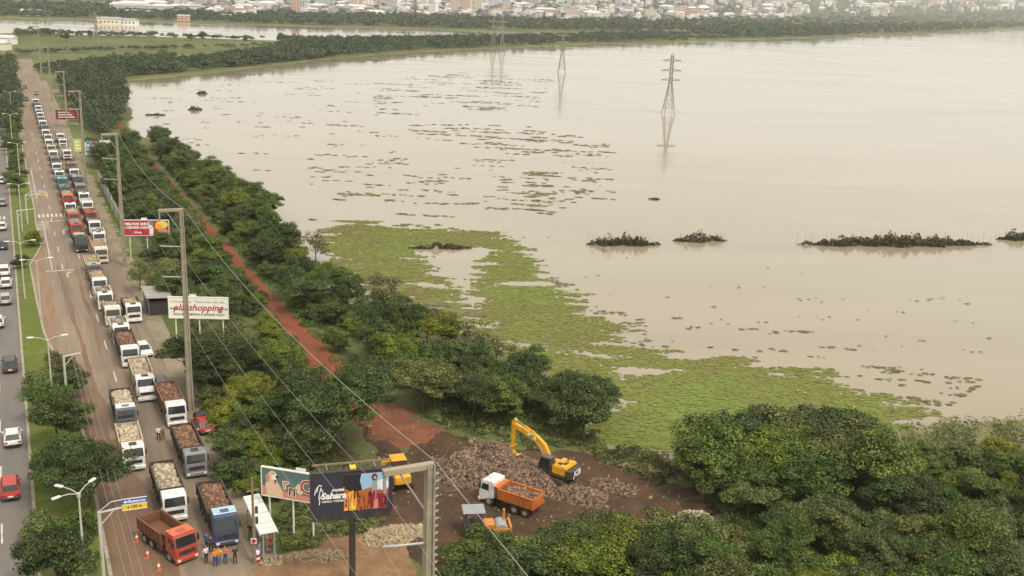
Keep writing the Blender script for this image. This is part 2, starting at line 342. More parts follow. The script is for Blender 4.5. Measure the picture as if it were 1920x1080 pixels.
for i in range(7): link('crossing_bar', bar_me, road_r, paint_m, rp(241, 4.7 + i * 0.85, 0.021), RZ)
for i in range(5): link('crossing_bar', bar_me, road_l, paint_m, rp(241, -2.0 - i * 0.85, 0.025), RZ)
stop_me = MB().add([(0, 0, 0), (5.6, 0, 0), (5.6, 0.4, 0), (0, 0.4, 0)], [(0, 1, 2, 3)]).mesh('stop_line')
link('stop_line', stop_me, road_r, paint_m, rp(194.8, 3.0, 0.021), RZ); link('stop_line', stop_me, road_r, paint_m, rp(236.5, 6.0, 0.021), RZ)
hat_me = MB().add([(0, 0, 0), (2.6, 0.9, 0), (2.6, 1.3, 0), (0, 0.4, 0)], [(0, 1, 2, 3)]).mesh('hatch_stripe')
for i in range(4): link('hatch_stripe', hat_me, road_r, paint_m, rp(229 + i * 2.1, 3.6, 0.021), RZ)
arrow_me = MB().add([(-0.1, 0, 0), (0.1, 0, 0), (0.1, 3, 0), (-0.1, 3, 0), (0.1, 2.9, 0), (0.9, 3.4, 0), (0.1, 3.9, 0)], [(0, 1, 2, 3), (4, 5, 6)]).mesh('turn_arrow')
link('turn_arrow', arrow_me, road_r, paint_m, rp(190, 7.4, 0.021), RZ); link('turn_arrow', arrow_me, road_r, paint_m, rp(224, 8.6, 0.021), RZ)

# red dirt track on the levee and the churned working yard
track_m = mat('red_track_soil', (0.23, 0.072, 0.036), rough=0.95, var=0.2, scale=1.4, spec=0.1, bump=0.06, world_co=True, stretch=(0.8, 5, 1), rot=RZ, dirt=(0.13, 0.06, 0.036), dirt_amt=0.85, dirt_scale=0.45)
V, F = [], []
ts = np.linspace(-1, 1, 11); sl = [112 + i * 1.0 for i in range(392)]
for i, s in enumerate(sl):
    c = 36.6 - 1.2 * min(1, max(0, (s - 150) / 200)) - 1.6 * min(1, max(0, (s - 380) / 80)); w = 1.05 + N1(s, 4, 0.5) + (1.1 if s < 145 else 1.1 * max(0, (175 - s) / 30))
    for t_ in ts:
        rut = -0.09 * math.exp(-((abs(t_) - 0.45) / 0.15) ** 2) + 0.05 * noise.noise(Vector((s * 0.8, t_ * 3, 2)))
        z = 0.16 + rut if abs(t_) < 0.95 else -0.1
        V.append(tuple(rp(s, c + t_ * w + N1(s, 9, 0.25), z)))
for i in range(len(sl) - 1):
    for j in range(10): F.append((i * 11 + j, i * 11 + j + 1, (i + 1) * 11 + j + 1, (i + 1) * 11 + j))
tag(link('dirt_track', npmesh('dirt_track', V, F, True), None, track_m), kind='structure')

def inside(p, poly):
    x, y = p[0], p[1]; c = False; n = len(poly); j = n - 1
    for i in range(n):
        a, b = poly[i], poly[j]
        if (a[1] > y) != (b[1] > y) and x < (b[0] - a[0]) * (y - a[1]) / (b[1] - a[1]) + a[0]: c = not c
        j = i
    return c
def edge_dist(p, poly):
    best = 1e9; n = len(poly)
    for i in range(n):
        a, b = poly[i], poly[(i + 1) % n]; dx, dy = b[0] - a[0], b[1] - a[1]; L = dx * dx + dy * dy + 1e-9
        k = max(0, min(1, ((p[0] - a[0]) * dx + (p[1] - a[1]) * dy) / L)); d = math.hypot(a[0] + dx * k - p[0], a[1] + dy * k - p[1])
        if d < best: best = d
    return best
def patch(name, poly, m, cell, hfun, fade=1.5, base=0.03):
    """an uneven sheet over an outline, sinking into the ground along its ragged edge"""
    xs = [p[0] for p in poly]; ys = [p[1] for p in poly]; nx = int((max(xs) - min(xs)) / cell) + 3; ny = int((max(ys) - min(ys)) / cell) + 3
    V = []; idx = {}; F = []; D_ = {}
    for i in range(nx):
        for j in range(ny):
            x, y = min(xs) - cell + i * cell, min(ys) - cell + j * cell
            d = edge_dist((x, y), poly) * (1 if inside((x, y), poly) else -1) + noise.noise(Vector((x / 3, y / 3, 5))) * 1.2
            D_[i, j] = d
            if d > -cell * 1.5:
                k = max(0, min(1, d / fade)); idx[i, j] = len(V); V.append((x, y, (base + hfun(x, y)) * k - 0.12 * (1 - k)))
    for i in range(nx - 1):
        for j in range(ny - 1):
            q = [(i, j), (i + 1, j), (i + 1, j + 1), (i, j + 1)]
            if all(k in idx for k in q): F.append([idx[k] for k in q])
    return link(name, npmesh(name, V, F, True), None, m)
yard_m = mat('churned_soil', (0.092, 0.052, 0.027), rough=0.9, var=0.3, scale=1.2, spec=0.25, bump=0.16, world_co=True, dirt=(0.042, 0.028, 0.02), dirt_amt=0.85, dirt_scale=0.28)
tan_m = mat('tan_soil', (0.25, 0.15, 0.082), rough=0.95, var=0.25, scale=1.3, spec=0.1, bump=0.06, world_co=True, dirt=(0.14, 0.085, 0.05), dirt_amt=0.8, dirt_scale=0.35)
yard_poly = [tuple(at(*p).xy) for p in [(672, 800), (690, 770), (735, 752), (790, 785), (870, 815), (960, 835), (1100, 846), (1200, 882), (1330, 925), (1370, 965), (1260, 1000), (1100, 985), (1010, 1030), (900, 1060), (800, 1070), (700, 1030), (705, 960), (715, 900), (690, 840)]]
def ruts(x, y):
    # wheel ruts that sweep round from the track into the yard
    r = math.hypot(x - 14, y - 118); a = math.sin(r * 2.1 + noise.noise(Vector((x / 8, y / 8, 0))) * 3) * 0.09
    return 0.18 + a + 0.3 * noise.noise(Vector((x / 3.0, y / 3.0, 1.2))) + 0.16 * noise.noise(Vector((x * 1.1, y * 1.1, 3)))
tag(patch('work_yard', yard_poly, yard_m, 0.55, ruts), kind='structure')
ramp_poly = [tuple(at(*p).xy) for p in [(668, 790), (690, 765), (740, 750), (800, 785), (860, 812), (800, 840), (735, 850), (690, 830)]]
tag(patch('red_ramp', ramp_poly, mat('red_ramp_soil', (0.22, 0.085, 0.048), rough=0.95, var=0.3, scale=1.2, spec=0.15, bump=0.08, world_co=True, dirt=(0.12, 0.06, 0.04), dirt_amt=0.8, dirt_scale=0.35), 0.5, lambda x, y: ruts(x, y) + 0.06), kind='structure')
tan_poly = [tuple(at(*p).xy) for p in [(470, 1062), (560, 1030), (650, 1000), (720, 985), (780, 1010), (790, 1150), (600, 1220), (430, 1200)]]
tag(patch('bare_bank', tan_poly, tan_m, 0.6, lambda x, y: 0.35 + 0.3 * noise.noise(Vector((x / 4, y / 4, 8))) + 0.1 * noise.noise(Vector((x, y, 8)))), kind='structure')
lawn = [tuple(at(*p).xy) for p in [(458, 690), (492, 690), (520, 750), (505, 790), (470, 760), (440, 800), (455, 870), (425, 830), (400, 760)]]
tag(patch('roadside_lawn', lawn, grass_m, 0.8, lambda x, y: 0.05 + 0.08 * noise.noise(Vector((x / 3, y / 3, 2)))), kind='structure')
vlawn = [tuple(rp(s, t).xy) for s, t in [(175, 17.2), (300, 17.2), (420, 17.8), (420, 21), (300, 20.5), (200, 20.5), (178, 19)]]
tag(patch('verge_lawn', vlawn, grass_m, 1.2, lambda x, y: 0.05 + 0.06 * noise.noise(Vector((x / 3, y / 3, 2)))), kind='structure')
marsh_m = mat('marsh_grass', (0.20, 0.19, 0.085), rough=0.95, var=0.4, scale=1.8, spec=0.1, bump=0.08, world_co=True, dirt=(0.29, 0.25, 0.16), dirt_amt=0.9, dirt_scale=0.7)
marsh = [tuple(at(*p).xy) for p in [(1105, 845), (1180, 838), (1255, 860), (1290, 900), (1260, 925), (1190, 895), (1120, 862)]]
tag(patch('marsh_edge', marsh, marsh_m, 0.7, lambda x, y: 0.08 + 0.1 * noise.noise(Vector((x / 2, y / 2, 2)))), kind='structure')
marsh2 = [tuple(at(*p).xy) for p in [(1690, 815), (1760, 800), (1920, 790), (2100, 785), (2100, 850), (1920, 850), (1700, 850)]]
tag(patch('marsh_edge', marsh2, marsh_m, 1.0, lambda x, y: 0.08 + 0.1 * noise.noise(Vector((x / 2, y / 2, 2)))), kind='structure')

# ------------------------------------------------------------------ foliage
def leaves(cent, nrm, size, rng, flat=0.35):
    """one kite-shaped leaf spray per centre, facing roughly along nrm"""
    n = len(cent); d = nrm + rng.normal(0, flat, (n, 3)); d /= np.linalg.norm(d, axis=1)[:, None] + 1e-9
    a = np.cross(d, rng.normal(0, 1, (n, 3))); a /= np.linalg.norm(a, axis=1)[:, None] + 1e-9; b = np.cross(d, a)
    sz = (size * rng.uniform(0.6, 1.4, n))[:, None]
    V = np.stack([cent - a * sz * 0.75, cent - b * sz * 0.42 + d * sz * 0.12, cent + a * sz * 0.75, cent + b * sz * 0.42 + d * sz * 0.12], 1).reshape(-1, 3)
    return V, np.arange(4 * n).reshape(n, 4)
def crown_mesh(name, rx, rz, zc, n_cl, n_lf, size, seed, droop=0.25, cl=0.34, flatten=0.75, open_=0.0):
    """leaf sprays on many overlapping clumps; clumps fill a dome of radius rx and half-height rz about zc"""
    rng = np.random.default_rng(seed); cents, nrms, tints = [], [], []
    n_lb = 5 + (n_cl > 100) * 5; lobes = []
    for k in range(n_lb):
        a = 6.2832 * (k + rng.uniform(-.3, .3)) / n_lb; rr_ = rng.uniform(0.3, 0.62); lobes.append((np.array([math.cos(a) * rr_, math.sin(a) * rr_, rng.uniform(-0.25, 0.5)]), rng.uniform(0.38, 0.62)))
    lobes.append((np.array([rng.uniform(-.2, .2), rng.uniform(-.2, .2), 0.3]), 0.6))
    for k in range(n_cl):
        lo, ls = lobes[k % len(lobes)]; q = rng.normal(0, 1, 3); q /= np.linalg.norm(q); q[2] = max(q[2], -0.5)
        c = (lo + q * ls * rng.uniform(0.55, 1.0)) * np.array([rx, rx, rz]); c[2] = max(c[2] + zc, 0.3)
        r = rx * cl * rng.uniform(0.6, 1.25); m = max(8, int(n_lf / n_cl * (r / (rx * cl)) ** 1.6))
        d = rng.normal(0, 1, (m, 3)); d /= np.linalg.norm(d, axis=1)[:, None]; d[:, 2] = np.abs(d[:, 2]) * (1 - droop) + d[:, 2] * droop
        rr = rng.uniform(0.55, 1.18, m)[:, None]
        cents.append(c + d * rr * r * np.array([1, 1, flatten])); nrms.append(d + np.array([0, 0, 0.35]))
        tints.append(np.clip(rng.normal(rng.uniform(0.15, 0.75), 0.27, m), 0, 1))
    C = np.concatenate(cents); N_ = np.concatenate(nrms); T = np.concatenate(tints)
    keep = C[:, 2] > 0.15; C, N_, T = C[keep], N_[keep], T[keep]
    V, F = leaves(C, N_, size, rng, 0.45)
    return npmesh(name, V, F, False, np.repeat(T, 4))
def trunk_mesh(name, h, r, spread, n_limb, seed, lean=0.1):
    rng = random.Random(seed); b_ = MB(); top = Vector((rng.uniform(-lean, lean) * h, rng.uniform(-lean, lean) * h, h))
    mid = top * 0.5 + Vector((rng.uniform(-.2, .2), rng.uniform(-.2, .2), 0))
    b_.path([(0, 0, -0.3), (0, 0, 0.4), mid, top], [r * 1.5, r * 1.1, r * 0.85, r * 0.5], 7)
    for i in range(n_limb):
        a = 6.2832 * i / n_limb + rng.uniform(-.4, .4); st_ = mid.lerp(top, rng.uniform(-0.2, 0.9)); L = spread * rng.uniform(0.6, 1.0)
        e = st_ + Vector((math.cos(a) * L, math.sin(a) * L, L * rng.uniform(0.35, 0.9)))
        b_.path([st_, st_.lerp(e, 0.5) + Vector((0, 0, 0.15 * L)), e], [r * 0.5, r * 0.32, r * 0.12], 5)
    return b_.mesh(name, smooth=True)
LEAF = {
    'dark green': tinted('leaf_dark', (0.018, 0.031, 0.007), (0.126, 0.176, 0.048), 0.6, 0.22, 0.25),
    'mid green': tinted('leaf_mid', (0.026, 0.046, 0.007), (0.160, 0.228, 0.044), 0.6, 0.24, 0.25),
    'olive': tinted('leaf_olive', (0.038, 0.050, 0.010), (0.200, 0.228, 0.070), 0.6, 0.22, 0.2),
    'yellow green': tinted('leaf_bright', (0.062, 0.090, 0.007), (0.27, 0.32, 0.042), 0.6, 0.28, 0.15),
    'brownish': tinted('leaf_brown', (0.040, 0.036, 0.016), (0.145, 0.132, 0.062), 0.7, 0.15, 0.15),
}
TREES = {}
for k in range(4): TREES['broad', k] = (crown_mesh('broad_crown', 3.3, 2.7, 3.5, 70, 15000, 0.155, 10 + k, droop=0.55, cl=0.25), trunk_mesh('broad_trunk', 3.6, 0.17, 2.0, 5, k), 3.3, 6.4)
for k in range(3): TREES['bush', k] = (crown_mesh('bush_crown', 2.3, 1.75, 1.55, 46, 9500, 0.14, 20 + k, droop=0.55, cl=0.28), trunk_mesh('bush_trunk', 1.4, 0.09, 1.2, 5, 10 + k), 2.3, 3.4)
for k in range(2): TREES['tall', k] = (crown_mesh('tall_crown', 2.6, 3.6, 4.6, 70, 14000, 0.155, 30 + k, droop=0.55, cl=0.28), trunk_mesh('tall_trunk', 5.0, 0.18, 1.6, 5, 20 + k), 2.6, 8.4)
TREES['umbrella', 0] = (crown_mesh('umbrella_crown', 7.6, 3.6, 6.2, 210, 66000, 0.155, 40, droop=0.5, cl=0.15, flatten=0.75), trunk_mesh('umbrella_trunk', 5.2, 0.38, 5.0, 8, 30), 7.6, 10.2)
TREES['umbrella', 1] = (crown_mesh('umbrella_crown', 5.6, 3.0, 4.8, 130, 38000, 0.155, 41, droop=0.5, cl=0.18, flatten=0.75), trunk_mesh('umbrella_trunk', 4.2, 0.28, 3.6, 7, 31), 5.6, 8.0)
TREES['sparse', 0] = (crown_mesh('sparse_crown', 2.6, 2.4, 3.0, 30, 1900, 0.15, 50, cl=0.3, droop=0.6), trunk_mesh('sparse_trunk', 3.4, 0.09, 2.0, 9, 40), 2.6, 5.4)
TREES['sparse', 1] = (crown_mesh('sparse_crown', 3.0, 2.0, 2.4, 28, 1700, 0.15, 51, cl=0.3, droop=0.6), trunk_mesh('sparse_trunk', 2.6, 0.08, 2.2, 9, 41), 3.0, 4.6)
PLACED = []
def tree(kind, var, p, label, group=None, tone='mid green', sc=1.0, scz=None, name='broadleaf_tree', cat='tree', rz=None):
    cm, tm, r, h = TREES[kind, var]
    e = empty(name, (p.x, p.y, p.z - 0.02), random.uniform(0, 6.28) if rz is None else rz); e.scale = (sc * random.uniform(0.88, 1.14), sc * random.uniform(0.88, 1.14), sc if scz is None else scz); e.rotation_euler[0] = random.uniform(-.08, .08); e.rotation_euler[1] = random.uniform(-.08, .08)
    link('trunk', tm, e, bark); link('crown', cm, e, LEAF[tone]); tag(e, label, cat, group); PLACED.append((p.x, p.y, r * sc)); return e

# ------------------------------------------------------------------ haulage trucks
def stone_mesh(n, rng, r, sx=1.0):
    """unit-ish irregular block"""
    P = np.array([[-1, -1, -1], [1, -1, -1], [1, 1, -1], [-1, 1, -1], [-1, -1, 1], [1, -1, 1], [1, 1, 1], [-1, 1, 1]], float) * 0.5
    F0 = np.array([[3, 2, 1, 0], [4, 5, 6, 7], [0, 1, 5, 4], [1, 2, 6, 5], [2, 3, 7, 6], [3, 0, 4, 7]])
    V, F = [], []
    for i in range(n):
        q = P * rng.uniform(0.55, 1.15, (8, 3)) * r[i]; 
        R3 = np.array(Matrix.Rotation(rng.uniform(0, 6.28), 3, Vector(rng.normal(0, 1, 3))))
        V.append(q @ R3.T); F.append(F0 + 8 * i)
    return np.array(V), np.concatenate(F)
def heap_mesh(name, lx, ly, h, n, size, seed, shape='box'):
    """a mound with stones lying all over it, centred on the origin"""
    rng = np.random.default_rng(seed)
    def hz(x, y):
        u, v = abs(x) / (lx / 2), abs(y) / (ly / 2)
        if shape == 'box': return h * max(0, 1 - u ** 2.4) ** 0.5 * max(0, 1 - v ** 3.0) ** 0.5 * (1 + 0.35 * noise.noise(Vector((x * 0.9, y * 0.9, seed)))) 
        return h * max(0, 1 - (u * u + v * v) ** 0.5) ** 0.9 * (1 + 0.45 * noise.noise(Vector((x * 0.35, y * 0.35, seed)))) 
    g = 17; V = []; F = []
    for i in range(g):
        for j in range(g):
            x, y = (i / (g - 1) - 0.5) * lx, (j / (g - 1) - 0.5) * ly; V.append((x, y, hz(x, y)))
    for i in range(g - 1):
        for j in range(g - 1): F.append((i * g + j, (i + 1) * g + j, (i + 1) * g + j + 1, i * g + j + 1))
    V = np.array(V); T = rng.uniform(0.0, 0.4, len(V)); F = np.array(F)
    if n:
        xs = rng.uniform(-0.5, 0.5, (n, 2))
        if shape != 'box':
            a = rng.uniform(0, 6.28, n); r_ = 0.5 * np.sqrt(rng.uniform(0, 1.1, n)); xs = np.stack([np.cos(a) * r_, np.sin(a) * r_], 1)
        r = size * rng.lognormal(0, 0.32, n); SV, SF = stone_mesh(n, rng, r)
        for i in range(n):
            x, y = xs[i, 0] * (lx - 0.1), xs[i, 1] * (ly - 0.1); SV[i] += np.array([x, y, hz(x, y) + r[i] * 0.12])
        st_ = np.repeat(rng.uniform(0, 1, n), 8); F = np.concatenate([F, SF + len(V)]); V = np.concatenate([V, SV.reshape(-1, 3)]); T = np.concatenate([T, st_])
    return npmesh(name, V, F, False, T)
STONE = {'pale': tinted('stone_pale', (0.22, 0.165, 0.11), (0.62, 0.53, 0.38), 0.85), 'brown': tinted('stone_brown', (0.10, 0.052, 0.032), (0.33, 0.19, 0.115), 0.85),
         'grey': tinted('stone_grey', (0.13, 0.115, 0.095), (0.38, 0.33, 0.265), 0.85), 'sand': tinted('stone_sand', (0.26, 0.20, 0.125), (0.44, 0.35, 0.22), 0.9)}
LOADS = [heap_mesh('stone_load', 2.24, 5.3, 0.34, 620, 0.23, 100 + k) for k in range(3)]
LOADS_L = [heap_mesh('stone_load', 2.24, 6.6, 0.34, 760, 0.23, 120 + k) for k in range(2)]
LOADS_S = [heap_mesh('stone_load', 2.24, 4.1, 0.34, 480, 0.23, 110 + k) for k in range(2)]
def tipper_body(name, L, h, visor=True):
    b_ = MB(); w = 1.25
    b_.box((0, L / 2, 0.06), (2 * w, L, 0.12)); 
    for sx in (-1, 1):
        b_.add([(sx * w, 0, 0.12), (sx * w, L, 0.12), (sx * (w + .03), L, h), (sx * (w + .03), 0, h), (sx * (w - .09), 0, 0.12), (sx * (w - .09), L, 0.12), (sx * (w - .07), L, h), (sx * (w - .07), 0, h)],
               [(0, 1, 2, 3), (7, 6, 5, 4), (3, 2, 6, 7), (0, 3, 7, 4), (1, 5, 6, 2)])
        for i in range(7): b_.box((sx * (w + 0.07), 0.12 + (L - 0.24) * i / 6, h * 0.5), (0.09, 0.1, h - 0.06))
        b_.box((sx * (w + 0.03), L / 2, h + 0.04), (0.16, L, 0.1))
    b_.box((0, 0.05, h / 2 + 0.13), (2 * w - 0.2, 0.1, h)); b_.box((0, L - 0.05, h / 2 + 0.05), (2 * w - 0.2, 0.1, h - 0.1))
    b_.box((0, 0.05, h + 0.16), (2 * w + 0.1, 0.12, 0.1))
    if visor: b_.box((0, -0.3, h + 0.12), (2 * w - 0.1, 0.62, 0.05))
    return b_.mesh(name)
BODY = {(7.0, 1.35): tipper_body('dump_body', 7.0, 1.35), (5.6, 1.35): tipper_body('dump_body', 5.6, 1.35), (4.4, 1.15): tipper_body('dump_body', 4.4, 1.15)}
wheel_me = MB().tube((-0.16, 0, 0), (0.16, 0, 0), 0.52, n=16).mesh('wheel', bevel=0.04)
rim_me = MB().tube((-0.175, 0, 0), (0.175, 0, 0), 0.27, n=12).mesh('rim', bevel=0.02)
cw_me = MB().tube((-0.1, 0, 0), (0.1, 0, 0), 0.31, n=14).mesh('wheel', bevel=0.03)
crim_me = MB().tube((-0.11, 0, 0), (0.11, 0, 0), 0.18, n=10).mesh('rim', bevel=0.02)
def cab_parts(high=0.0, slope=0.28):
    W = 1.2; top = 2.92 + high; P = {}
    prof = [(0.04, 0.5), (0.0, 1.25), (0.03, 1.78), (slope, top - 0.16), (slope + 0.16, top - 0.02), (1.0, top + 0.02), (1.82, top - 0.05), (1.86, 0.95), (1.55, 0.95), (1.45, 0.72), (0.7, 0.66), (0.55, 0.5)]
    P['cab'] = MB().prism(prof, -W, W).mesh('cab', bevel=0.07, seg=2)
    z0, z1 = 1.80, min(top - 0.24, 2.72 + high * 0.4)
    yy = lambda z: 0.03 + (slope - 0.03) * (z - 1.78) / (top - 0.16 - 1.78) - 0.014
    b_ = MB(); b_.add([(-1.06, yy(z0), z0), (1.06, yy(z0), z0), (1.0, yy(z1), z1), (-1.0, yy(z1), z1), (-1.06, yy(z0) + .05, z0), (1.06, yy(z0) + .05, z0), (1.0, yy(z1) + .05, z1), (-1.0, yy(z1) + .05, z1)],
                      [(0, 1, 2, 3), (0, 4, 5, 1), (1, 5, 6, 2), (2, 6, 7, 3), (3, 7, 4, 0)]); P['windscreen'] = b_.mesh('windscreen')
    for s_, nm in ((-1, 'swl'), (1, 'swr')):
        P[nm] = MB().prism([(0.30, 1.8), (1.25, 1.75), (1.25, 2.5), (0.48, 2.5)], s_ * 1.19, s_ * 1.212).mesh('side_window')
    P['grille'] = MB().box((0, -0.005, 1.22), (1.75, 0.05, 0.42)).mesh('grille', bevel=0.02)
    P['bumper'] = MB().box((0, 0.06, 0.55), (2.44, 0.36, 0.42)).mesh('bumper', bevel=0.06)
    P['lamp'] = MB().box((0, -0.13, 0.58), (0.34, 0.05, 0.2)).mesh('headlight', bevel=0.03)
    P['mirror'] = MB().box((0, 0.2, 2.2), (0.14, 0.2, 0.62)).tube((0, 0.25, 2.5), (0, 0.4, 2.55), 0.03).mesh('mirror')
    P['hatch'] = MB().box((0, 0.95, top + 0.05), (0.85, 0.7, 0.1)).mesh('roof_hatch', bevel=0.03)
    return P
CAB = cab_parts(); CAB_H = cab_parts(0.42, 0.40); BOX_DARK = mat('dump_dark', (0.05, 0.038, 0.03), rough=0.7, dirt=(0.16, 0.1, 0.065), dirt_amt=0.45)
BOXC = {'dark': BOX_DARK, 'brown': mat('dump_brown', (0.17, 0.10, 0.06), rough=0.7, dirt=(0.26, 0.17, 0.1), dirt_amt=0.7), 'beige': mat('dump_beige', (0.48, 0.38, 0.25), rough=0.7, dirt=(0.2, 0.13, 0.08), dirt_amt=0.7),
        'orange': mat('dump_orange', (0.58, 0.15, 0.03), rough=0.6, var=0.12, dirt=(0.2, 0.1, 0.055), dirt_amt=0.7), 'rust': mat('dump_rust', (0.21, 0.085, 0.042), rough=0.8, var=0.25, dirt=(0.10, 0.065, 0.045), dirt_amt=0.95),
        'red': mat('dump_red', (0.34, 0.035, 0.03), rough=0.6, dirt=MUD, dirt_amt=0.5), 'teal': mat('dump_teal', (0.03, 0.13, 0.13), rough=0.6, dirt=MUD, dirt_amt=0.5), 'white': mat('dump_white', (0.6, 0.56, 0.48), rough=0.6, dirt=MUD, dirt_amt=0.55)}
PAINTS = {'white': paint('white', (0.76, 0.75, 0.72)), 'blue': paint('blue', (0.035, 0.055, 0.14)), 'red': paint('red', (0.45, 0.03, 0.025)), 'black': paint('black', (0.03, 0.045, 0.05)), 'teal': paint('teal', (0.03, 0.16, 0.17)),
          'grey': paint('grey', (0.22, 0.23, 0.24)), 'orange': paint('orange', (0.62, 0.13, 0.03)), 'cream': paint('cream', (0.62, 0.55, 0.42)), 'slate': paint('slate', (0.10, 0.12, 0.16)), 'vermilion': paint('vermilion', (0.44, 0.055, 0.03)), 'pale blue': paint('pale_blue', (0.36, 0.58, 0.68)), 'silver': paint('silver', (0.4, 0.4, 0.39))}
def truck(p, rz, label, cabc='white', box='dark', load='pale', L=5.6, style='flat', group='tipper trucks queuing along the avenue', roofc=None, hatch=True, near=False, lv=0):
    """front bumper at p, body behind it along local +y"""
    e = empty('tipper_truck', p, rz); tag(e, label, 'truck', group); e.scale = (0.91, 1.0, 0.96)
    P = CAB_H if style == 'high' else CAB; pm = PAINTS[cabc]; off = 1.05 if style == 'bonnet' else 0.0
    def sub(nm, me, m, x=0.0, y=0.0, z=0.0, par=None): return link(nm, me, par or e, m, (x, y, z))
    cab = sub('cab', P['cab'], pm, y=off); sub('windscreen', P['windscreen'], glass, y=off)
    sub('side_window', P['swl'], glass, par=cab); sub('side_window', P['swr'], glass, par=cab)
    if roofc:
        top = 2.92 + (0.42 if style == 'high' else 0)
        MB().box((0, 1.12, top + 0.02), (2.3, 1.34, 0.1)).build('roof_panel', PAINTS[roofc], e, bevel=0.04)
    if style == 'bonnet':
        MB().prism([(0.0, 0.7), (-0.02, 1.3), (0.12, 1.66), (1.12, 1.84), (1.12, 0.7)], -0.95, 0.95).build('bonnet', pm, e, bevel=0.08, seg=2)
        sub('grille', P['grille'], black, y=0.0)
    else: sub('grille', P['grille'], black)
    sub('bumper', P['bumper'], pm if near else black); 
    for sx in (-1, 1): sub('headlight', P['lamp'], lamp_m, x=sx * 0.92); sub('mirror', P['mirror'], black, x=sx * 1.36, y=off)
    if hatch: sub('roof_hatch', P['hatch'], black if lv % 2 else pm, y=off)
    y0 = 2.35 + off; bh = 1.35 if L > 5 else 1.15
    link('chassis', chassis_me(y0 + L), e, chassis_m)
    bd = sub('dump_body', BODY[(L, bh)], BOXC[box], y=y0, z=1.18)
    if load:
        lm = (LOADS_L if L > 6 else LOADS if L > 5 else LOADS_S); o = sub('stone_load', lm[lv % len(lm)], STONE[load], y=y0 + L / 2, z=1.18 + bh - 0.5); o['kind'] = 'stuff'
    sub('fuel_tank', TANK_ME, chassis_m, x=-1.0, y=2.5 + off)
    ax = [1.25 + off * 0.5, y0 + L - 2.35, y0 + L - 1.05]
    if L > 6: ax.append(y0 + L - 3.65)
    for y in ax:
        for sx in (-1, 1):
            w = sub('wheel', wheel_me, rubber, x=sx * 1.04, y=y, z=0.5); link('rim', rim_me, w, rim_m)
    for sx in (-1, 1): sub('mudguard', GUARD_ME, black, x=sx * 1.04, y=(ax[1] + ax[2]) / 2)
    for sx in (-1, 1): sub('tail_light', TAIL_ME, redlamp, x=sx * 0.95, y=y0 + L - 0.1)
    return e
_ch = {}
def chassis_me(L):
    k = round(L, 2)
    if k not in _ch: _ch[k] = MB().box((0, L / 2 + 0.2, 0.9), (0.9, L - 0.8, 0.34)).mesh('chassis')
    return _ch[k]
TANK_ME = MB().box((0, 0.5, 0.75), (0.5, 1.0, 0.5)).mesh('fuel_tank', bevel=0.08)
GUARD_ME = MB().box((0, 0, 1.08), (0.5, 2.3, 0.05)).mesh('mudguard')
TAIL_ME = MB().box((0, 0, 0.95), (0.35, 0.05, 0.14)).mesh('tail_light')
ORD = ['foremost', 'second', 'third', 'fourth', 'fifth', 'sixth', 'seventh', 'eighth', 'ninth', 'tenth', 'eleventh', 'twelfth', 'thirteenth', 'fourteenth', 'fifteenth', 'sixteenth', 'seventeenth', 'eighteenth', 'nineteenth', 'twentieth', 'twenty-first', 'twenty-second', 'twenty-third', 'twenty-fourth', 'twenty-fifth', 'twenty-sixth', 'twenty-seventh', 'twenty-eighth', 'twenty-ninth', 'thirtieth', 'thirty-first', 'thirty-second', 'thirty-third']
# (s of the front, t, cab, box, load, body length, style, roof)
INNER = [(95.6, 11.5, 'white', 'dark', 'pale', 7.0, 'flat', None), (108.3, 9.2, 'white', 'beige', 'pale', 5.6, 'flat', None), (119.3, 9.6, 'slate', 'dark', 'pale', 5.6, 'flat', 'white'),
         (127.6, 12.8, 'white', 'beige', 'pale', 7.0, 'bonnet', None), (140.6, 12.3, 'white', 'dark', 'brown', 7.0, 'flat', None), (150.6, 12.2, 'white', 'white', 'grey', 4.4, 'flat', None),
         (159.4, 11.9, 'cream', 'brown', 'sand', 4.4, 'flat', 'white'), (167.8, 11.6, 'white', 'white', 'grey', 4.4, 'flat', None), (176.6, 11.5, 'white', 'brown', 'sand', 5.6, 'flat', None), (186.0, 11.4, 'slate', 'beige', 'sand', 7.0, 'flat', 'silver'),
         (206.8, 10.8, 'black', 'dark', 'pale', 5.6, 'high', None), (219.4, 10.8, 'red', 'red', 'grey', 5.6, 'flat', None), (229.8, 10.9, 'red', 'brown', 'pale', 5.6, 'flat', None), (240.4, 10.9, 'white', 'red', None, 5.6, 'flat', None),
         (250.6, 11.0, 'orange', 'rust', 'sand', 5.6, 'flat', None), (261.0, 11.0, 'teal', 'teal', 'grey', 4.4, 'flat', None), (271.6, 11.0, 'teal', 'teal', None, 4.4, 'flat', 'pale blue')]
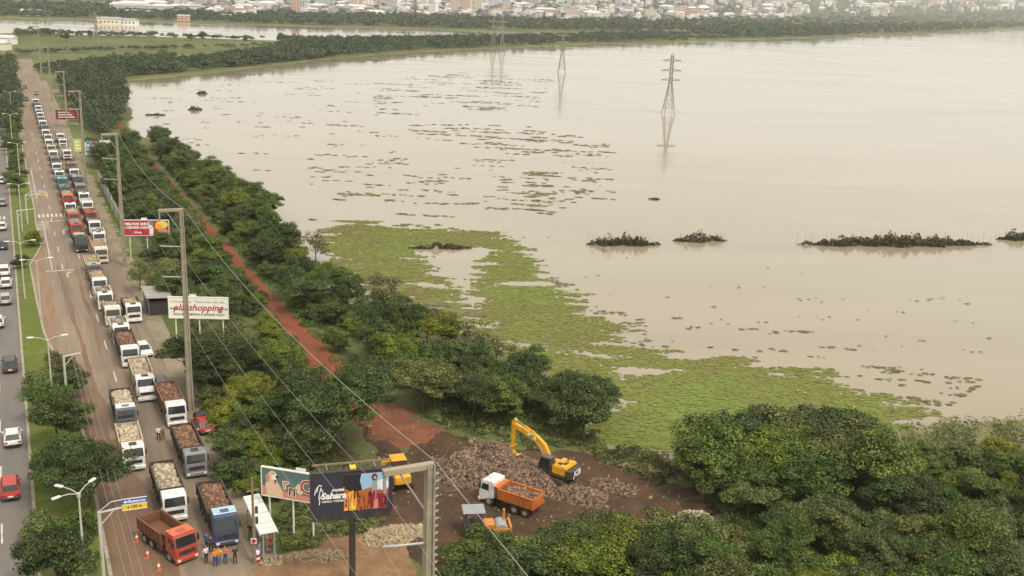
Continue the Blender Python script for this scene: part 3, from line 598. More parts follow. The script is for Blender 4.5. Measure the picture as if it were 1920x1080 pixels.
OUTER = [(89.3, 15.1, 'blue', 'dark', 'brown', 7.0, 'high', 'pale blue'), (104.6, 14.9, 'grey', 'dark', 'brown', 7.0, 'flat', None), (118.6, 15.0, 'white', 'brown', 'brown', 7.0, 'flat', None), (160.2, 14.9, 'white', 'dark', 'sand', 4.4, 'flat', None),
         (197.5, 13.5, 'cream', 'beige', 'sand', 7.0, 'flat', 'white'), (210.4, 14.2, 'white', 'white', 'grey', 4.4, 'flat', None), (220.6, 14.2, 'white', 'dark', 'grey', 4.4, 'flat', None), (230.6, 14.3, 'red', 'red', 'brown', 4.4, 'flat', None), (241.4, 14.4, 'white', 'white', None, 4.4, 'flat', None),
         (251.6, 14.4, 'white', 'dark', 'grey', 4.4, 'flat', None), (262.4, 14.4, 'grey', 'dark', 'grey', 4.4, 'flat', None), (273.0, 14.4, 'black', 'dark', 'grey', 4.4, 'flat', 'silver'), (284.0, 14.4, 'white', 'brown', None, 4.4, 'flat', None), (295.0, 14.4, 'grey', 'brown', 'brown', 4.4, 'flat', None), (316.0, 14.5, 'white', 'white', 'grey', 5.6, 'flat', None), (338.0, 14.6, 'white', 'dark', 'sand', 4.4, 'flat', None), (350.0, 14.6, 'white', 'brown', 'grey', 4.4, 'flat', None)]
cyc = [('white', 'dark', 'grey'), ('white', 'brown', None), ('grey', 'dark', 'sand'), ('white', 'white', 'grey'), ('cream', 'brown', 'pale'), ('white', 'dark', 'brown')]
for i in range(16):
    c = cyc[i % 6]; INNER.append((282.4 + i * 11.1 + random.uniform(-.7, .7), 11.0 + random.uniform(-.15, .15), c[0], c[1], c[2], 4.4, 'flat', None))
LOADW = {'pale': 'heaped with pale stones', 'brown': 'heaped with red-brown stones', 'grey': 'loaded with grey rubble', 'sand': 'heaped with sandy gravel', None: 'with an empty bed'}
for row, rowname in ((INNER, 'file by the dashed line'), (OUTER, 'file by the verge')):
    for i, (s, t, c, bx, ld, L, sty, rf) in enumerate(row):
        truck(rp(s, t, 0.02), RZ + random.uniform(-.012, .012), f"{c} truck {LOADW[ld]}, {ORD[i]} in the {rowname}", c, bx, ld, L, sty, roofc=rf, near=(s < 200 and c != 'black'), lv=i)
# the red tipper turning across the lane, and the orange one at the rock heap
a, c = at(352, 1056), at(262, 968); d = c - a
truck(a, math.atan2(-d.x, d.y) + 0.10, 'red cab tipper with empty rusty bed turning across the muddy lane', 'vermilion', 'rust', None, 4.4, 'flat', group=None, roofc='orange', near=True)
a, c = at(908, 938), at(1018, 975); d = c - a
truck(Vector((a.x, a.y, 0.2)), math.atan2(-d.x, d.y), 'white cab tipper with bright orange bed of rubble beside the excavator', 'white', 'orange', 'brown', 4.4, 'flat', group=None, near=True).scale = (0.88, 0.95, 0.92)

# ------------------------------------------------------------------ cars
def car_meshes(suv=0.0):
    P = {}; L = 4.2 + suv * 0.3; h = 0.92 + suv * 0.16
    prof = [(0.0, 0.36), (-0.02, 0.6), (0.1, 0.74 + suv * .1), (1.05, h), (3.5, h + 0.03), (L - 0.12, h - 0.02), (L, 0.7), (L - 0.03, 0.36), (L - 0.5, 0.24), (0.5, 0.24)]
    P['body'] = MB().prism(prof, -0.86, 0.86).mesh('body', bevel=0.1, seg=2)
    z1 = 1.44 + suv * 0.2; y0, y1, Y0, Y1 = 1.0, L - 0.25, 1.72, L - 0.75 + suv * 0.3
    P['glasshouse'] = MB().add([(-0.8, y0, h - .03), (0.8, y0, h - .03), (0.8, y1, h - .03), (-0.8, y1, h - .03), (-0.62, Y0, z1), (0.62, Y0, z1), (0.62, Y1, z1), (-0.62, Y1, z1)],
                               [(3, 2, 1, 0), (4, 5, 6, 7), (0, 1, 5, 4), (1, 2, 6, 5), (2, 3, 7, 6), (3, 0, 4, 7)]).mesh('glasshouse', bevel=0.04)
    P['roof'] = MB().box((0, (Y0 + Y1) / 2, z1 + 0.015), (1.3, Y1 - Y0 + 0.16, 0.07), top=0.9, topy=0.92).mesh('roof', bevel=0.02)
    for k, (sx, ya, yb) in enumerate([(-1, y0, Y0), (1, y0, Y0), (-1, y1, Y1), (1, y1, Y1), (-1, (y0 + y1) / 2, (Y0 + Y1) / 2), (1, (y0 + y1) / 2, (Y0 + Y1) / 2)]):
        P['pillar', k] = MB().tube((sx * 0.8, ya, h - 0.02), (sx * 0.63, yb, z1), 0.05, n=5).mesh('pillar')
    P['tail', -1] = MB().box((-0.66, L - 0.03, 0.76), (0.3, 0.1, 0.16)).mesh('tail_light'); P['tail', 1] = MB().box((0.66, L - 0.03, 0.76), (0.3, 0.1, 0.16)).mesh('tail_light')
    P['head', -1] = MB().box((-0.62, 0.05, 0.66), (0.34, 0.12, 0.13)).mesh('headlight'); P['head', 1] = MB().box((0.62, 0.05, 0.66), (0.34, 0.12, 0.13)).mesh('headlight')
    P['plate'] = MB().box((0, L + 0.005, 0.6), (0.5, 0.03, 0.14)).mesh('number_plate'); P['bump'] = MB().box((0, L - 0.02, 0.42), (1.6, 0.16, 0.2)).mesh('bumper', bevel=0.04)
    P['mir'] = MB().box((-0.95, 1.45, 0.98), (0.2, 0.12, 0.13)).mesh('mirror'), MB().box((0.95, 1.45, 0.98), (0.2, 0.12, 0.13)).mesh('mirror')
    return P, L
CARS = {'hatchback': car_meshes(), 'suv': car_meshes(1.0)}
def car(p, rz, col, label, kind='hatchback', group=None, name='parked_car'):
    P, L = CARS[kind]; e = empty(name, p, rz); tag(e, label, 'car', group); pm = PAINTS[col]
    bd = link('body', P['body'], e, pm); link('glasshouse', P['glasshouse'], e, glass); rf = link('roof', P['roof'], e, pm)
    for k in range(6): link('pillar', P['pillar', k], e, pm)
    for s_ in (-1, 1): link('tail_light', P['tail', s_], e, redlamp); link('headlight', P['head', s_], e, lamp_m)
    link('number_plate', P['plate'], e, white_p); link('bumper', P['bump'], e, black)
    for m_ in P['mir']: link('mirror', m_, e, pm)
    for y in (0.8, L - 0.85):
        for sx in (-1, 1): w = link('wheel', cw_me, e, rubber, (sx * 0.8, y, 0.31)); link('rim', crim_me, w, rim_m)
    return e
G = 'cars driving off along the far carriageway'
for u, v, c, k, lb in [(25, 842, 'white', 'hatchback', 'white hatchback driving just ahead of the red car'), (21, 942, 'red', 'suv', 'red car driving beside the round median tree, nearest on the far carriageway'), (20, 702, 'black', 'suv', 'black car driving alone beside the lamp post'),
                       (-4, 618, 'white', 'hatchback', 'white car half out of view in the outer lane'), (11, 574, 'silver', 'hatchback', 'silver car behind the first white car of a close pair'), (12, 543, 'white', 'hatchback', 'white car leading the silver one'), (9, 521, 'white', 'suv', 'white tall car next ahead beyond the close pair'),
                       (5, 470, 'black', 'suv', 'dark car short of the zebra crossing'), (4, 434, 'white', 'hatchback', 'white car just past the zebra crossing'), (5, 388, 'grey', 'hatchback', 'grey car beyond the zebra crossing'), (2, 346, 'white', 'hatchback', 'white car farthest off on the far carriageway')]:
    p = at(u, v, 0.02); car(p + RD * CARS[k][1], RZ + math.pi, c, lb, k, G, 'driving_car')
car(at(372, 792, 0.05), RZ + math.pi + 0.1, 'red', 'red car parked on the verge under the concrete pole', 'hatchback')
car(at(384, 814, 0.05), RZ - 0.05, 'black', 'black car parked nose to tail with the red one on the verge', 'hatchback')
car(at(276, 672, 0.03), RZ + 0.1, 'white', 'white car stopped beside the trucks under the roadside tree', 'hatchback')
car(at(308, 748, 0.03), RZ, 'slate', 'dark blue pickup-like car between the trucks and the verge', 'suv')
for s, t, c, rz in [(470, 8, 'black', 0.0), (492, 12.5, 'grey', 0.0), (486, 7, 'black', 0.2), (520, 9, 'slate', 0)]:
    car(rp(s, t, 0.03), RZ + rz, c, f'small {c} car crossing the distant junction, {"nearest" if s == 470 else "beyond the queue" if s == 492 else "turning" if s == 486 else "farthest"}', 'hatchback', 'cars at the distant junction', 'driving_car')

# ------------------------------------------------------------------ lettering
def text(s, size, m, parent, x, y, z, name='lettering', shear=0.0, bold=0.0, rx=math.pi / 2, rz=0.0, align='CENTER', roll=0.0):
    cu = bpy.data.curves.new(name, 'FONT'); cu.body = s; cu.size = size; cu.align_x = align; cu.align_y = 'CENTER'; cu.shear = shear; cu.offset = bold; cu.resolution_u = 2
    tmp = bpy.data.objects.new('tmp', cu); me = bpy.data.meshes.new_from_object(tmp); bpy.data.objects.remove(tmp); me.name = name
    o = link(name, me, parent, m, (x, y, z)); o.rotation_euler = (Matrix.Rotation(rz, 3, 'Z') @ Matrix.Rotation(rx, 3, 'X') @ Matrix.Rotation(roll, 3, 'Z')).to_euler(); return o
def flatc(name, col, rough=0.5): return mat('print_' + name, col, rough=rough, var=0.05, scale=1.5)
def shape(parent, name, m, pts, y):
    """flat printed shape on a board: outline in (x, z)"""
    b_ = MB(); b_.add([(p[0], y, p[1]) for p in pts], [tuple(range(len(pts)))]); return b_.build(name, m, parent)
def ell(cx, cz, rx, rz, n=14, a=0.0): return [(cx + rx * math.cos(6.2832 * i / n) * math.cos(a) - rz * math.sin(6.2832 * i / n) * math.sin(a), cz + rx * math.cos(6.2832 * i / n) * math.sin(a) + rz * math.sin(6.2832 * i / n) * math.cos(a)) for i in range(n)]
W_ = flatc('white', (0.78, 0.77, 0.73)); CRM = flatc('cream', (0.82, 0.79, 0.68)); REDP = flatc('red', (0.42, 0.03, 0.04)); DKR = flatc('darkred', (0.22, 0.02, 0.03)); BLK = flatc('black', (0.02, 0.02, 0.022)); BLU = flatc('blue', (0.02, 0.12, 0.42)); YEL = flatc('yellow', (0.75, 0.50, 0.02))
NAVY = flatc('navy', (0.035, 0.033, 0.055)); GRN = flatc('greyteal', (0.10, 0.17, 0.155)); PINK = flatc('salmon', (0.60, 0.24, 0.16)); TANF = flatc('fur', (0.66, 0.50, 0.33)); SKYB = flatc('sky', (0.28, 0.47, 0.68)); SKYW = flatc('haze', (0.66, 0.72, 0.74)); FIRE = flatc('amber', (0.80, 0.36, 0.04)); EMB = flatc('ember', (0.42, 0.12, 0.03)); GREY = flatc('grey', (0.3, 0.3, 0.3)); GOLD = flatc('gold', (0.75, 0.62, 0.08)); MAG = flatc('magenta', (0.42, 0.03, 0.14)); LIME = flatc('lime', (0.52, 0.58, 0.08)); TEALP = flatc('teal', (0.05, 0.28, 0.22)); PURP = flatc('plum', (0.20, 0.03, 0.07))
def fit_board(tl, tr, base_z, depth_pt, z_bottom):
    """board frame: left and right bottom corners as real points at height z_bottom"""
    a, b = at(*tl, z_bottom), at(*tr, z_bottom); return a, b
def board_at(name, label, l, r, zb, h, thick=0.18, face=W_, frame=steel, posts=(), post_r=0.09, posth=None, group=None, mono=None):
    """board between ground-plan points l and r, bottom at zb, height h; local x along it, printed side at -y"""
    d = Vector((r.x - l.x, r.y - l.y, 0)); w = d.length; c = (l + r) / 2
    e = empty(name, (c.x, c.y, 0), math.atan2(d.y, d.x)); tag(e, label, 'billboard', group)
    MB().box((0, 0, zb + h / 2), (w, thick, h)).build('panel', face, e)
    f = 0.1
    for (cx, cz, sx, sz) in ((0, zb + h + f / 2, w + 2 * f, f), (0, zb - f / 2, w + 2 * f, f), (-w / 2 - f / 2, zb + h / 2, f, h), (w / 2 + f / 2, zb + h / 2, f, h)):
        MB().box((cx, 0, cz), (sx, thick + 0.08, sz)).build('frame_bar', frame, e)
    for px in posts: MB().tube((px, thick / 2 + post_r + 0.02, -0.1), (px, thick / 2 + post_r + 0.02, zb + h * 0.9), post_r, n=8).build('post', frame, e)
    if posts:
        for zz in (zb + 0.3, zb + h - 0.4): MB().box((0, thick / 2 + 0.06, zz), (w * 0.96, 0.08, 0.1)).build('rail', frame, e)
    return e, w
# --- motel board on the black mast
zb = 7.4; l, r = at(584, 966, zb), at(733, 953, zb)
d = (r - l); h = 3.75
e, w = board_at('billboard', 'dark billboard on a black mast with white lettering and a night picture', l, r, zb, h, thick=0.5, face=NAVY, frame=black)
FY = -0.262
shape(e, 'picture', EMB, [(-w * 0.10, zb + 0.25), (w * 0.485, zb + 0.25), (w * 0.485, zb + h - 0.2), (-w * 0.10, zb + h - 0.2)], FY)
shape(e, 'picture', SKYB, [(w * 0.07, zb + h - 0.22), (w * 0.47, zb + h - 0.22), (w * 0.47, zb + h * 0.55), (w * 0.40, zb + h * 0.5), (w * 0.24, zb + h * 0.6), (w * 0.13, zb + h * 0.55)], FY - 0.006)
shape(e, 'picture', SKYW, ell(w * 0.38, zb + h * 0.64, w * 0.09, h * 0.13), FY - 0.012)
shape(e, 'picture', BLK, [(-w * 0.10, zb + h * 0.62), (w * 0.03, zb + h * 0.5), (w * 0.13, zb + h * 0.56), (w * 0.10, zb + h * 0.78), (w * 0.12, zb + h - 0.21), (-w * 0.10, zb + h - 0.21)], FY - 0.009)
shape(e, 'picture', NAVY, [(w * 0.44, zb + 0.26), (w * 0.484, zb + 0.26), (w * 0.484, zb + h * 0.95), (w * 0.466, zb + h * 0.9), (w * 0.46, zb + h * 0.55)], FY - 0.015)
shape(e, 'picture', FIRE, [(-w * 0.10, zb + 0.27), (w * 0.05, zb + 0.27), (w * 0.07, zb + h * 0.42), (w * 0.02, zb + h * 0.56), (-w * 0.05, zb + h * 0.5), (-w * 0.085, zb + h * 0.36)], FY - 0.012)
for k in range(3): shape(e, 'picture', EMB, [(-w * 0.05 + k * 0.35, zb + 0.5), (-w * 0.03 + k * 0.35, zb + 0.5), (w * 0.01 + k * 0.3, zb + h * 0.5), (-w * 0.0 + k * 0.3, zb + h * 0.5)], FY - 0.018)
shape(e, 'picture', DKR, [(w * 0.19, zb + 0.3), (w * 0.44, zb + 0.3), (w * 0.44, zb + h * 0.42), (w * 0.19, zb + h * 0.46)], FY - 0.0165)
shape(e, 'picture', PINK, [(w * 0.265, zb + 0.3), (w * 0.335, zb + 0.3), (w * 0.32, zb + h * 0.5), (w * 0.275, zb + h * 0.5)], FY - 0.021)
shape(e, 'picture', GREY, [(w * 0.25, zb + h * 0.5), (w * 0.32, zb + h * 0.5), (w * 0.315, zb + h * 0.82), (w * 0.26, zb + h * 0.82)], FY - 0.024)
shape(e, 'picture', BLK, ell(w * 0.285, zb + h * 0.84, w * 0.036, h * 0.085), FY - 0.027)
shape(e, 'picture', PINK, ell(w * 0.29, zb + h * 0.83, w * 0.02, h * 0.045), FY - 0.030)
pr_ = random.Random(3)
for k in range(46):
    x_, z_ = pr_.uniform(-w * .09, w * .43), zb + h * pr_.uniform(.1, .46); sw, sh_ = w * pr_.uniform(.004, .016), h * pr_.uniform(.03, .12)
    shape(e, 'picture_detail', pr_.choice([FIRE, EMB, DKR, BLK, GOLD, PINK] if x_ < w * .08 else [DKR, BLK, EMB, PURP, DKR]), [(x_ - sw, z_ - sh_), (x_ + sw, z_ - sh_), (x_ + sw * .7, z_ + sh_), (x_ - sw * .6, z_ + sh_)], FY - 0.032 - 0.0004 * k)
text('motel', 0.42, W_, e, -w * 0.175, FY - 0.01, zb + h * 0.60, shear=0.2, bold=0.015)
text('Sahara', 0.78, W_, e, -w * 0.225, FY - 0.01, zb + h * 0.46, shear=0.15, bold=0.035)
text('HIDRO / PREMIUM', 0.26, W_, e, -w * 0.215, FY - 0.01, zb + h * 0.33, bold=0.006)
b_ = MB(); 
for pts in ([(-w * .435, .58), (-w * .42, .70), (-w * .40, .745), (-w * .375, .72), (-w * .385, .65), (-w * .40, .55), (-w * .41, .45), (-w * .40, .35), (-w * .405, .27)], [(-w * .42, .70), (-w * .45, .62), (-w * .46, .52)], [(-w * .385, .66), (-w * .36, .58), (-w * .37, .48), (-w * .40, .42)]):
    b_.path([(x, FY - 0.02, zb + h * k) for x, k in pts], 0.045, 5)
b_.build('emblem', W_, e)
MB().tube((0.05, 0.05, -0.2), (0.05, 0.05, zb - 0.1), 0.27, n=14).build('mast', black, e)
MB().box((0, 0.0, zb - 0.32), (w * 0.98, 0.62, 0.42)).build('service_tray', black, e)
# the second face of the sign, folded back, closes into a V behind it
MB().box((0.1, 1.3, zb + h + 0.12), (w * 0.98, 0.14, 0.14), rz=0.02).build('top_beam', wood, e)
for px in (-w * 0.3, 0.0, w * 0.3): MB().box((px, 0.68, zb + h + 0.16), (0.1, 1.3, 0.08)).build('tie_bar', wood, e)
MB().box((w * 0.02, 0.2, zb + h + 0.22), (0.5, 0.6, 0.16)).build('lamp_box', YEL, e)
# --- dog board
zb = 3.9; l = at(493, 926, zb); r = at(596, 943, zb); h = 2.75
e, w = board_at('billboard', 'green and salmon billboard with a pale dog and fat letters, partly behind the dark one', l, r, zb, h, face=GRN, frame=white_p, posts=(-2.2, 0.2, 2.2))
FY = -0.1
shape(e, 'picture', PINK, [(-w * .495, zb + 0.02), (w * .495, zb + 0.02), (w * .495, zb + h * .18), (0, zb + h * .22), (-w * .2, zb + h * .3), (-w * .495, zb + h * .34)], FY)
shape(e, 'picture', TANF, [(-w * .41, zb + 0.05), (-w * .12, zb + 0.05), (-w * .14, zb + h * .3), (-w * .2, zb + h * .5), (-w * .24, zb + h * .62), (-w * .40, zb + h * .62), (-w * .44, zb + h * .4)], FY - 0.006)
shape(e, 'picture', TANF, ell(-w * .30, zb + h * .74, w * .085, h * .2), FY - 0.009); shape(e, 'picture', CRM, ell(-w * .27, zb + h * .72, w * .05, h * .13), FY - 0.012)
shape(e, 'picture', PINK, ell(-w * .395, zb + h * .66, w * .035, h * .17), FY - 0.014)
shape(e, 'picture', BLK, ell(-w * .225, zb + h * .73, w * .022, h * .06), FY - 0.016); shape(e, 'picture', BLK, ell(-w * .285, zb + h * .82, w * .011, h * .03), FY - 0.016); shape(e, 'picture', REDP, ell(-w * .255, zb + h * .56, w * .02, h * .08), FY - 0.016)
for ch, x, z, sz, rl, m_ in (('r', -0.07, .52, 1.5, .1, PINK), ('n', 0.05, .30, 1.6, -.1, DKR), ('t', 0.17, .42, 1.5, 0.1, TANF), ('C', 0.30, .50, 1.9, -.08, REDP), ('e', 0.42, .5, 1.6, 0, DKR)):
    text(ch, sz, CRM, e, w * x, FY - 0.012, zb + h * z, bold=0.09, roll=rl); text(ch, sz, m_, e, w * x, FY - 0.018, zb + h * z, bold=0.03, roll=rl)
MB().box((w * 0.2, 0, zb + h + 0.26), (0.95, 0.1, 0.34)).build('name_plate', W_, e)
# --- white web-address board
zb = 5.0; l, r = at(318, 595, zb), at(428, 597, zb); h = 2.9
e, w = board_at('billboard', 'white billboard with red lettering standing behind the tall concrete pole', l, r, zb, h, face=CRM, frame=white_p, posts=(-3.2, 0, 3.2))
text('Compre mais.  Venda mais sem sair,', 0.5, GREY, e, 0, -0.1, zb + h * .80, bold=0.006)
text('playshopping', 1.28, REDP, e, -w * 0.01, -0.1, zb + h * .50, shear=0.3, bold=0.03)
text('www.', 0.5, BLK, e, -w * .41, -0.1, zb + h * .46, bold=0.012); text('.com.br', 0.5, BLK, e, w * .415, -0.1, zb + h * .46, bold=0.012)
text('VENHA COMPRAR E VENDER AQUI', 0.44, BLK, e, 0, -0.1, zb + h * .17, bold=0.008)
MB().box((-w * 0.09, 0, zb + h + 0.28), (0.95, 0.1, 0.36)).build('name_plate', W_, e)
# --- red food board
zb = 4.6; l, r = at(233, 441, zb), at(317, 441, zb); h = 2.75
e, w = board_at('billboard', 'red billboard with white lines and yellow fruit on the edge of the trees', l, r, zb, h, face=REDP, frame=white_p, posts=(-3, 0, 3))
text('O MELHOR SABOR', 0.62, W_, e, -w * .22, -0.1, zb + h * .76, bold=0.03); text('DA CIDADE AGORA', 0.62, W_, e, -w * .22, -0.1, zb + h * .52, bold=0.03); text('Nova', 0.6, W_, e, -w * .2, -0.1, zb + h * .2, shear=0.3, bold=0.02)
shape(e, 'picture', W_, [(w * .07, zb + .1), (w * .15, zb + .1), (w * .16, zb + h * .5), (w * .10, zb + h * .9), (w * .04, zb + h * .9), (w * .07, zb + h * .5)], -0.1)
shape(e, 'picture', TEALP, ell(w * .12, zb + h * .82, w * .05, h * .15), -0.106)
shape(e, 'picture', GOLD, ell(w * .35, zb + h * .72, w * .14, h * .26), -0.1); shape(e, 'picture', FIRE, ell(w * .28, zb + h * .58, w * .09, h * .17), -0.106); shape(e, 'picture', PINK, ell(w * .36, zb + h * .3, w * .12, h * .16), -0.106)
MB().box((-w * 0.04, 0, zb + h + 0.28), (1.0, 0.1, 0.36)).build('name_plate', W_, e)
# --- small boards farther along
for u0, u1, v, hh, m_, lb in [(140, 153, 284, 3.4, LIME, 'yellow roadside board, first of the far cluster'), (157, 164, 290, 3.2, W_, 'narrow white board with a green foot in the far cluster'), (164, 172, 296, 4.5, TEALP, 'green board with white lines in the far cluster'), (173, 184, 294, 4.0, MAG, 'magenta board on thin legs in the far cluster'), (188, 207, 286, 3.4, W_, 'white board with blue squiggle ending the far cluster'), (105, 146, 224, 3.2, DKR, 'dark red board with white stripes beside the far trees')]:
    zb = 2.4; l, r = at(u0, v, zb), at(u1, v, zb); e, w = board_at('billboard', lb, l, r, zb, hh, face=m_, frame=steel, posts=(-0.4 * (r - l).length, 0.4 * (r - l).length), group='small far billboards')
    for k in range(3): shape(e, 'printed_stripe', W_ if m_ is not W_ else BLU, [(-w * .38, zb + hh * (.2 + .25 * k)), (w * (.38 - .12 * k), zb + hh * (.2 + .25 * k)), (w * (.36 - .12 * k), zb + hh * (.3 + .25 * k)), (-w * .38, zb + hh * (.3 + .25 * k))], -0.1)
# --- long low hoarding along the verge
e = empty('hoarding', rp(222, 19.6, 0), RZ + math.pi / 2); tag(e, 'long pale green hoarding of sheets running along the verge', 'fence')
hm = mat('hoarding_sheet', (0.50, 0.52, 0.44), rough=0.6, var=0.12, scale=1.0, dirt=(0.22, 0.2, 0.14), dirt_amt=0.7)
sheet = MB().box((1.45, 0, 1.7), (2.82, 0.07, 2.3)).mesh('sheet'); hp = MB().tube((0, 0.1, -0.1), (0, 0.1, 2.9), 0.07, n=6).mesh('post')
for i in range(20): link('sheet', sheet, e, hm, (i * 2.9, 0.12 * math.sin(i * 2.1), random.uniform(-.08, .08)), random.uniform(-.03, .03)); link('post', hp, e, steel, (i * 2.9, 0, 0))

# ------------------------------------------------------------------ tall concrete line poles and their wires
POLES = [(46.0, 17.9, 26.9), (123.4, 17.2, 24.6), (194.7, 17.0, 23.6), (278.8, 16.6, 22.6), (385.0, 18.4, 18.5), (470, 17.4, 21), (562, 17.2, 25)]
plab = ['weathered concrete line pole cut off by the frame, with insulators up its side', 'tall concrete line pole in front of the white billboard', 'tall concrete line pole beside the red billboard', 'tall concrete line pole beside the pale hoarding', 'tall concrete line pole by the dark red board', 'slim concrete line pole far along the verge', 'tallest far concrete line pole near the junction']
ins_m = mat('insulator', (0.33, 0.30, 0.28), rough=0.3, var=0.1)
ATT = [[], [], []]
for (s, t, h), lb in zip(POLES, plab):
    e = empty('line_pole', rp(s, t, 0), RZ); tag(e, lb, 'pole', 'tall concrete line poles along the verge')
    b_ = MB(); wb, wt = 0.36, 0.21
    out = [(-1, -1), (1, -1), (1, -0.55), (0.45, -0.4), (0.45, 0.4), (1, 0.55), (1, 1), (-1, 1), (-1, 0.55), (-0.45, 0.4), (-0.45, -0.4), (-1, -0.55)]; n_o = len(out)
    b_.add([(y * k, x * k * 1.2, z) for z, k in ((-0.5, wb), (h, wt)) for x, y in out], [tuple(range(n_o))[::-1], tuple(range(n_o, 2 * n_o))] + [(i, (i + 1) % n_o, n_o + (i + 1) % n_o, n_o + i) for i in range(n_o)])
    b_.build('shaft', concrete, e, bevel=0.02)
    MB().box((-1.15, 0, h - 0.1), (2.7, 0.34, 0.34)).build('crossarm', concrete, e, bevel=0.03)
    MB().tube((-1.6, 0, h - 0.3), (-0.2, 0, h - 2.6), 0.05).build('brace', steel, e)
    for k, z in enumerate((h - 4.4, h - 8.0)):
        MB().tube((-0.2, 0, z), (-1.9, 0, z + 0.15), 0.07, n=6).build('bracket', steel, e)
        MB().tube((-1.9, 0, z + 0.15), (-2.5, 0, z + 0.25), 0.11, 0.07, n=8).build('insulator', ins_m, e)
    MB().tube((-2.4, 0, h - 0.3), (-2.4, 0, h - 1.2), 0.09, n=8).build('insulator', ins_m, e)
    if s < 130:
        n_i = 24 if s < 60 else 0
        for k in range(n_i): MB().tube((0.34, 0.1, h - 0.7 - k * 0.42), (0.52, 0.1, h - 0.62 - k * 0.42), 0.06, n=6).build('step_bolt', ins_m, e)
    for k, (x, z) in enumerate(((-2.4, h - 1.2), (-2.5, h - 4.15), (-2.5, h - 7.75))): ATT[k].append(rp(s, t + x, z))
    tag_top = rp(s, t, h + 0.1)
wire_m = mat('wire', (0.30, 0.28, 0.245), rough=0.5, var=0.05)
def cat(a, b, sag, n=14): return [a.lerp(b, i / n) - Vector((0, 0, sag * 4 * (i / n) * (1 - i / n))) for i in range(n + 1)]
def wire(pts_list, r, label, sag=1.2, grp='wires strung between the concrete line poles'):
    pts = []
    for a, b in zip(pts_list, pts_list[1:]): pts += cat(a, b, sag)[:-1]
    pts.append(pts_list[-1]); b_ = MB(); b_.path(pts, r, 4); return tag(b_.build('overhead_wire', wire_m), label, 'wire', grp)
BACK = [rp(-30, 18.1 - 2.4, 26), rp(-30, 15.6, 23), rp(-30, 15.6, 19)]
for k, lb in enumerate(('uppermost overhead wire, hung from the pole crossarms', 'middle overhead wire, hung from the upper side brackets', 'lowest overhead wire, hung from the lower side brackets')): wire([BACK[k]] + ATT[k], 0.012, lb)
wire([rp(-30, 18.2, 28.5)] + [rp(s, t + 0.3, h + 0.05) for s, t, h in POLES], 0.024, 'bare ground wire running over the tops of the concrete poles', 1.6)
# --- distribution pole by the shelter
e = empty('wooden_pole', at(478, 1058), 0.0); tag(e, 'thin dark wooden pole with a red sign plate in front of the shelter', 'pole')
MB().tube((0, 0, -0.3), (-0.05, 0.05, 8.4), 0.15, 0.10, n=9).build('shaft', wood, e); MB().box((0, 0, 7.2), (1.1, 0.1, 0.12), rz=0.6).build('crossarm', wood, e)
MB().box((0, -0.16, 2.4), (0.5, 0.03, 0.5)).build('sign_plate', W_, e); MB().tube((0, -0.18, 2.4), (0, -0.2, 2.4), 0.2, n=14).build('ring', REDP, e)
for k in range(2): MB().tube((0.25, 0.1, 5.0 - k), (0.25, 0.1, 5.6 - k), 0.14, n=8).build('transformer_can', chassis_m, e)

# ------------------------------------------------------------------ lamp posts and sign gantries on the median
lamp_paint = mat('lamp_paint', (0.50, 0.49, 0.44), rough=0.5, var=0.08, dirt=(0.3, 0.26, 0.2), dirt_amt=0.5)
def lamp_post(p, h, heads, label, arm=1.6, rz=RZ, grp='lamp posts on the median'):
    e = empty('street_lamp', p, rz); tag(e, label, 'street lamp', grp)
    MB().tube((0, 0, -0.2), (0, 0, h), 0.12, 0.075, n=8).build('post', lamp_paint, e)
    MB().tube((0, 0, h - 0.25), (0, 0, h + 0.1), 0.16, n=8).build('hub', lamp_paint, e)
    for a in heads:
        d = Vector((math.cos(a), math.sin(a), 0)); q = Vector((0, 0, h)); 
        MB().path([q, q + d * arm * 0.5 + Vector((0, 0, 0.3)), q + d * arm + Vector((0, 0, 0.36))], 0.045, 6).build('arm', lamp_paint, e)
        hd = MB().box((0, 0, 0), (0.75, 0.3, 0.14)).build('lamp_head', white_p, e, bevel=0.04); hd.location = q + d * (arm + 0.3) + Vector((0, 0, 0.38)); hd.rotation_euler = (0, 0, a)
    return e
lamp_post(at(162, 1110, 0.14), 9.0, (0.9, 2.4, 3.6), 'three-headed street lamp post beside the blue and yellow sign')
lamp_post(at(100, 762, 0.14), 8.3, (0.15, 2.9), 'two-headed street lamp post at the tip of the bright median grass')
lamp_post(at(78, 600, 0.14), 9.0, (0.1, 3.2), 'two-headed street lamp post standing on the median by the black car')
lamp_post(at(47, 560, 0.14), 9.0, (0.0, 3.1), 'street lamp post between the median shrub and the silver car')
for i, s in enumerate((228, 285, 345, 410)): lamp_post(rp(s, 1.2 + (i % 2) * 0.8, 0.14), 9.2, (0.0, 3.14), f'slender two-headed street lamp post, {ORD[i] if i else "first"} beyond the turning lane on the median', 1.4)
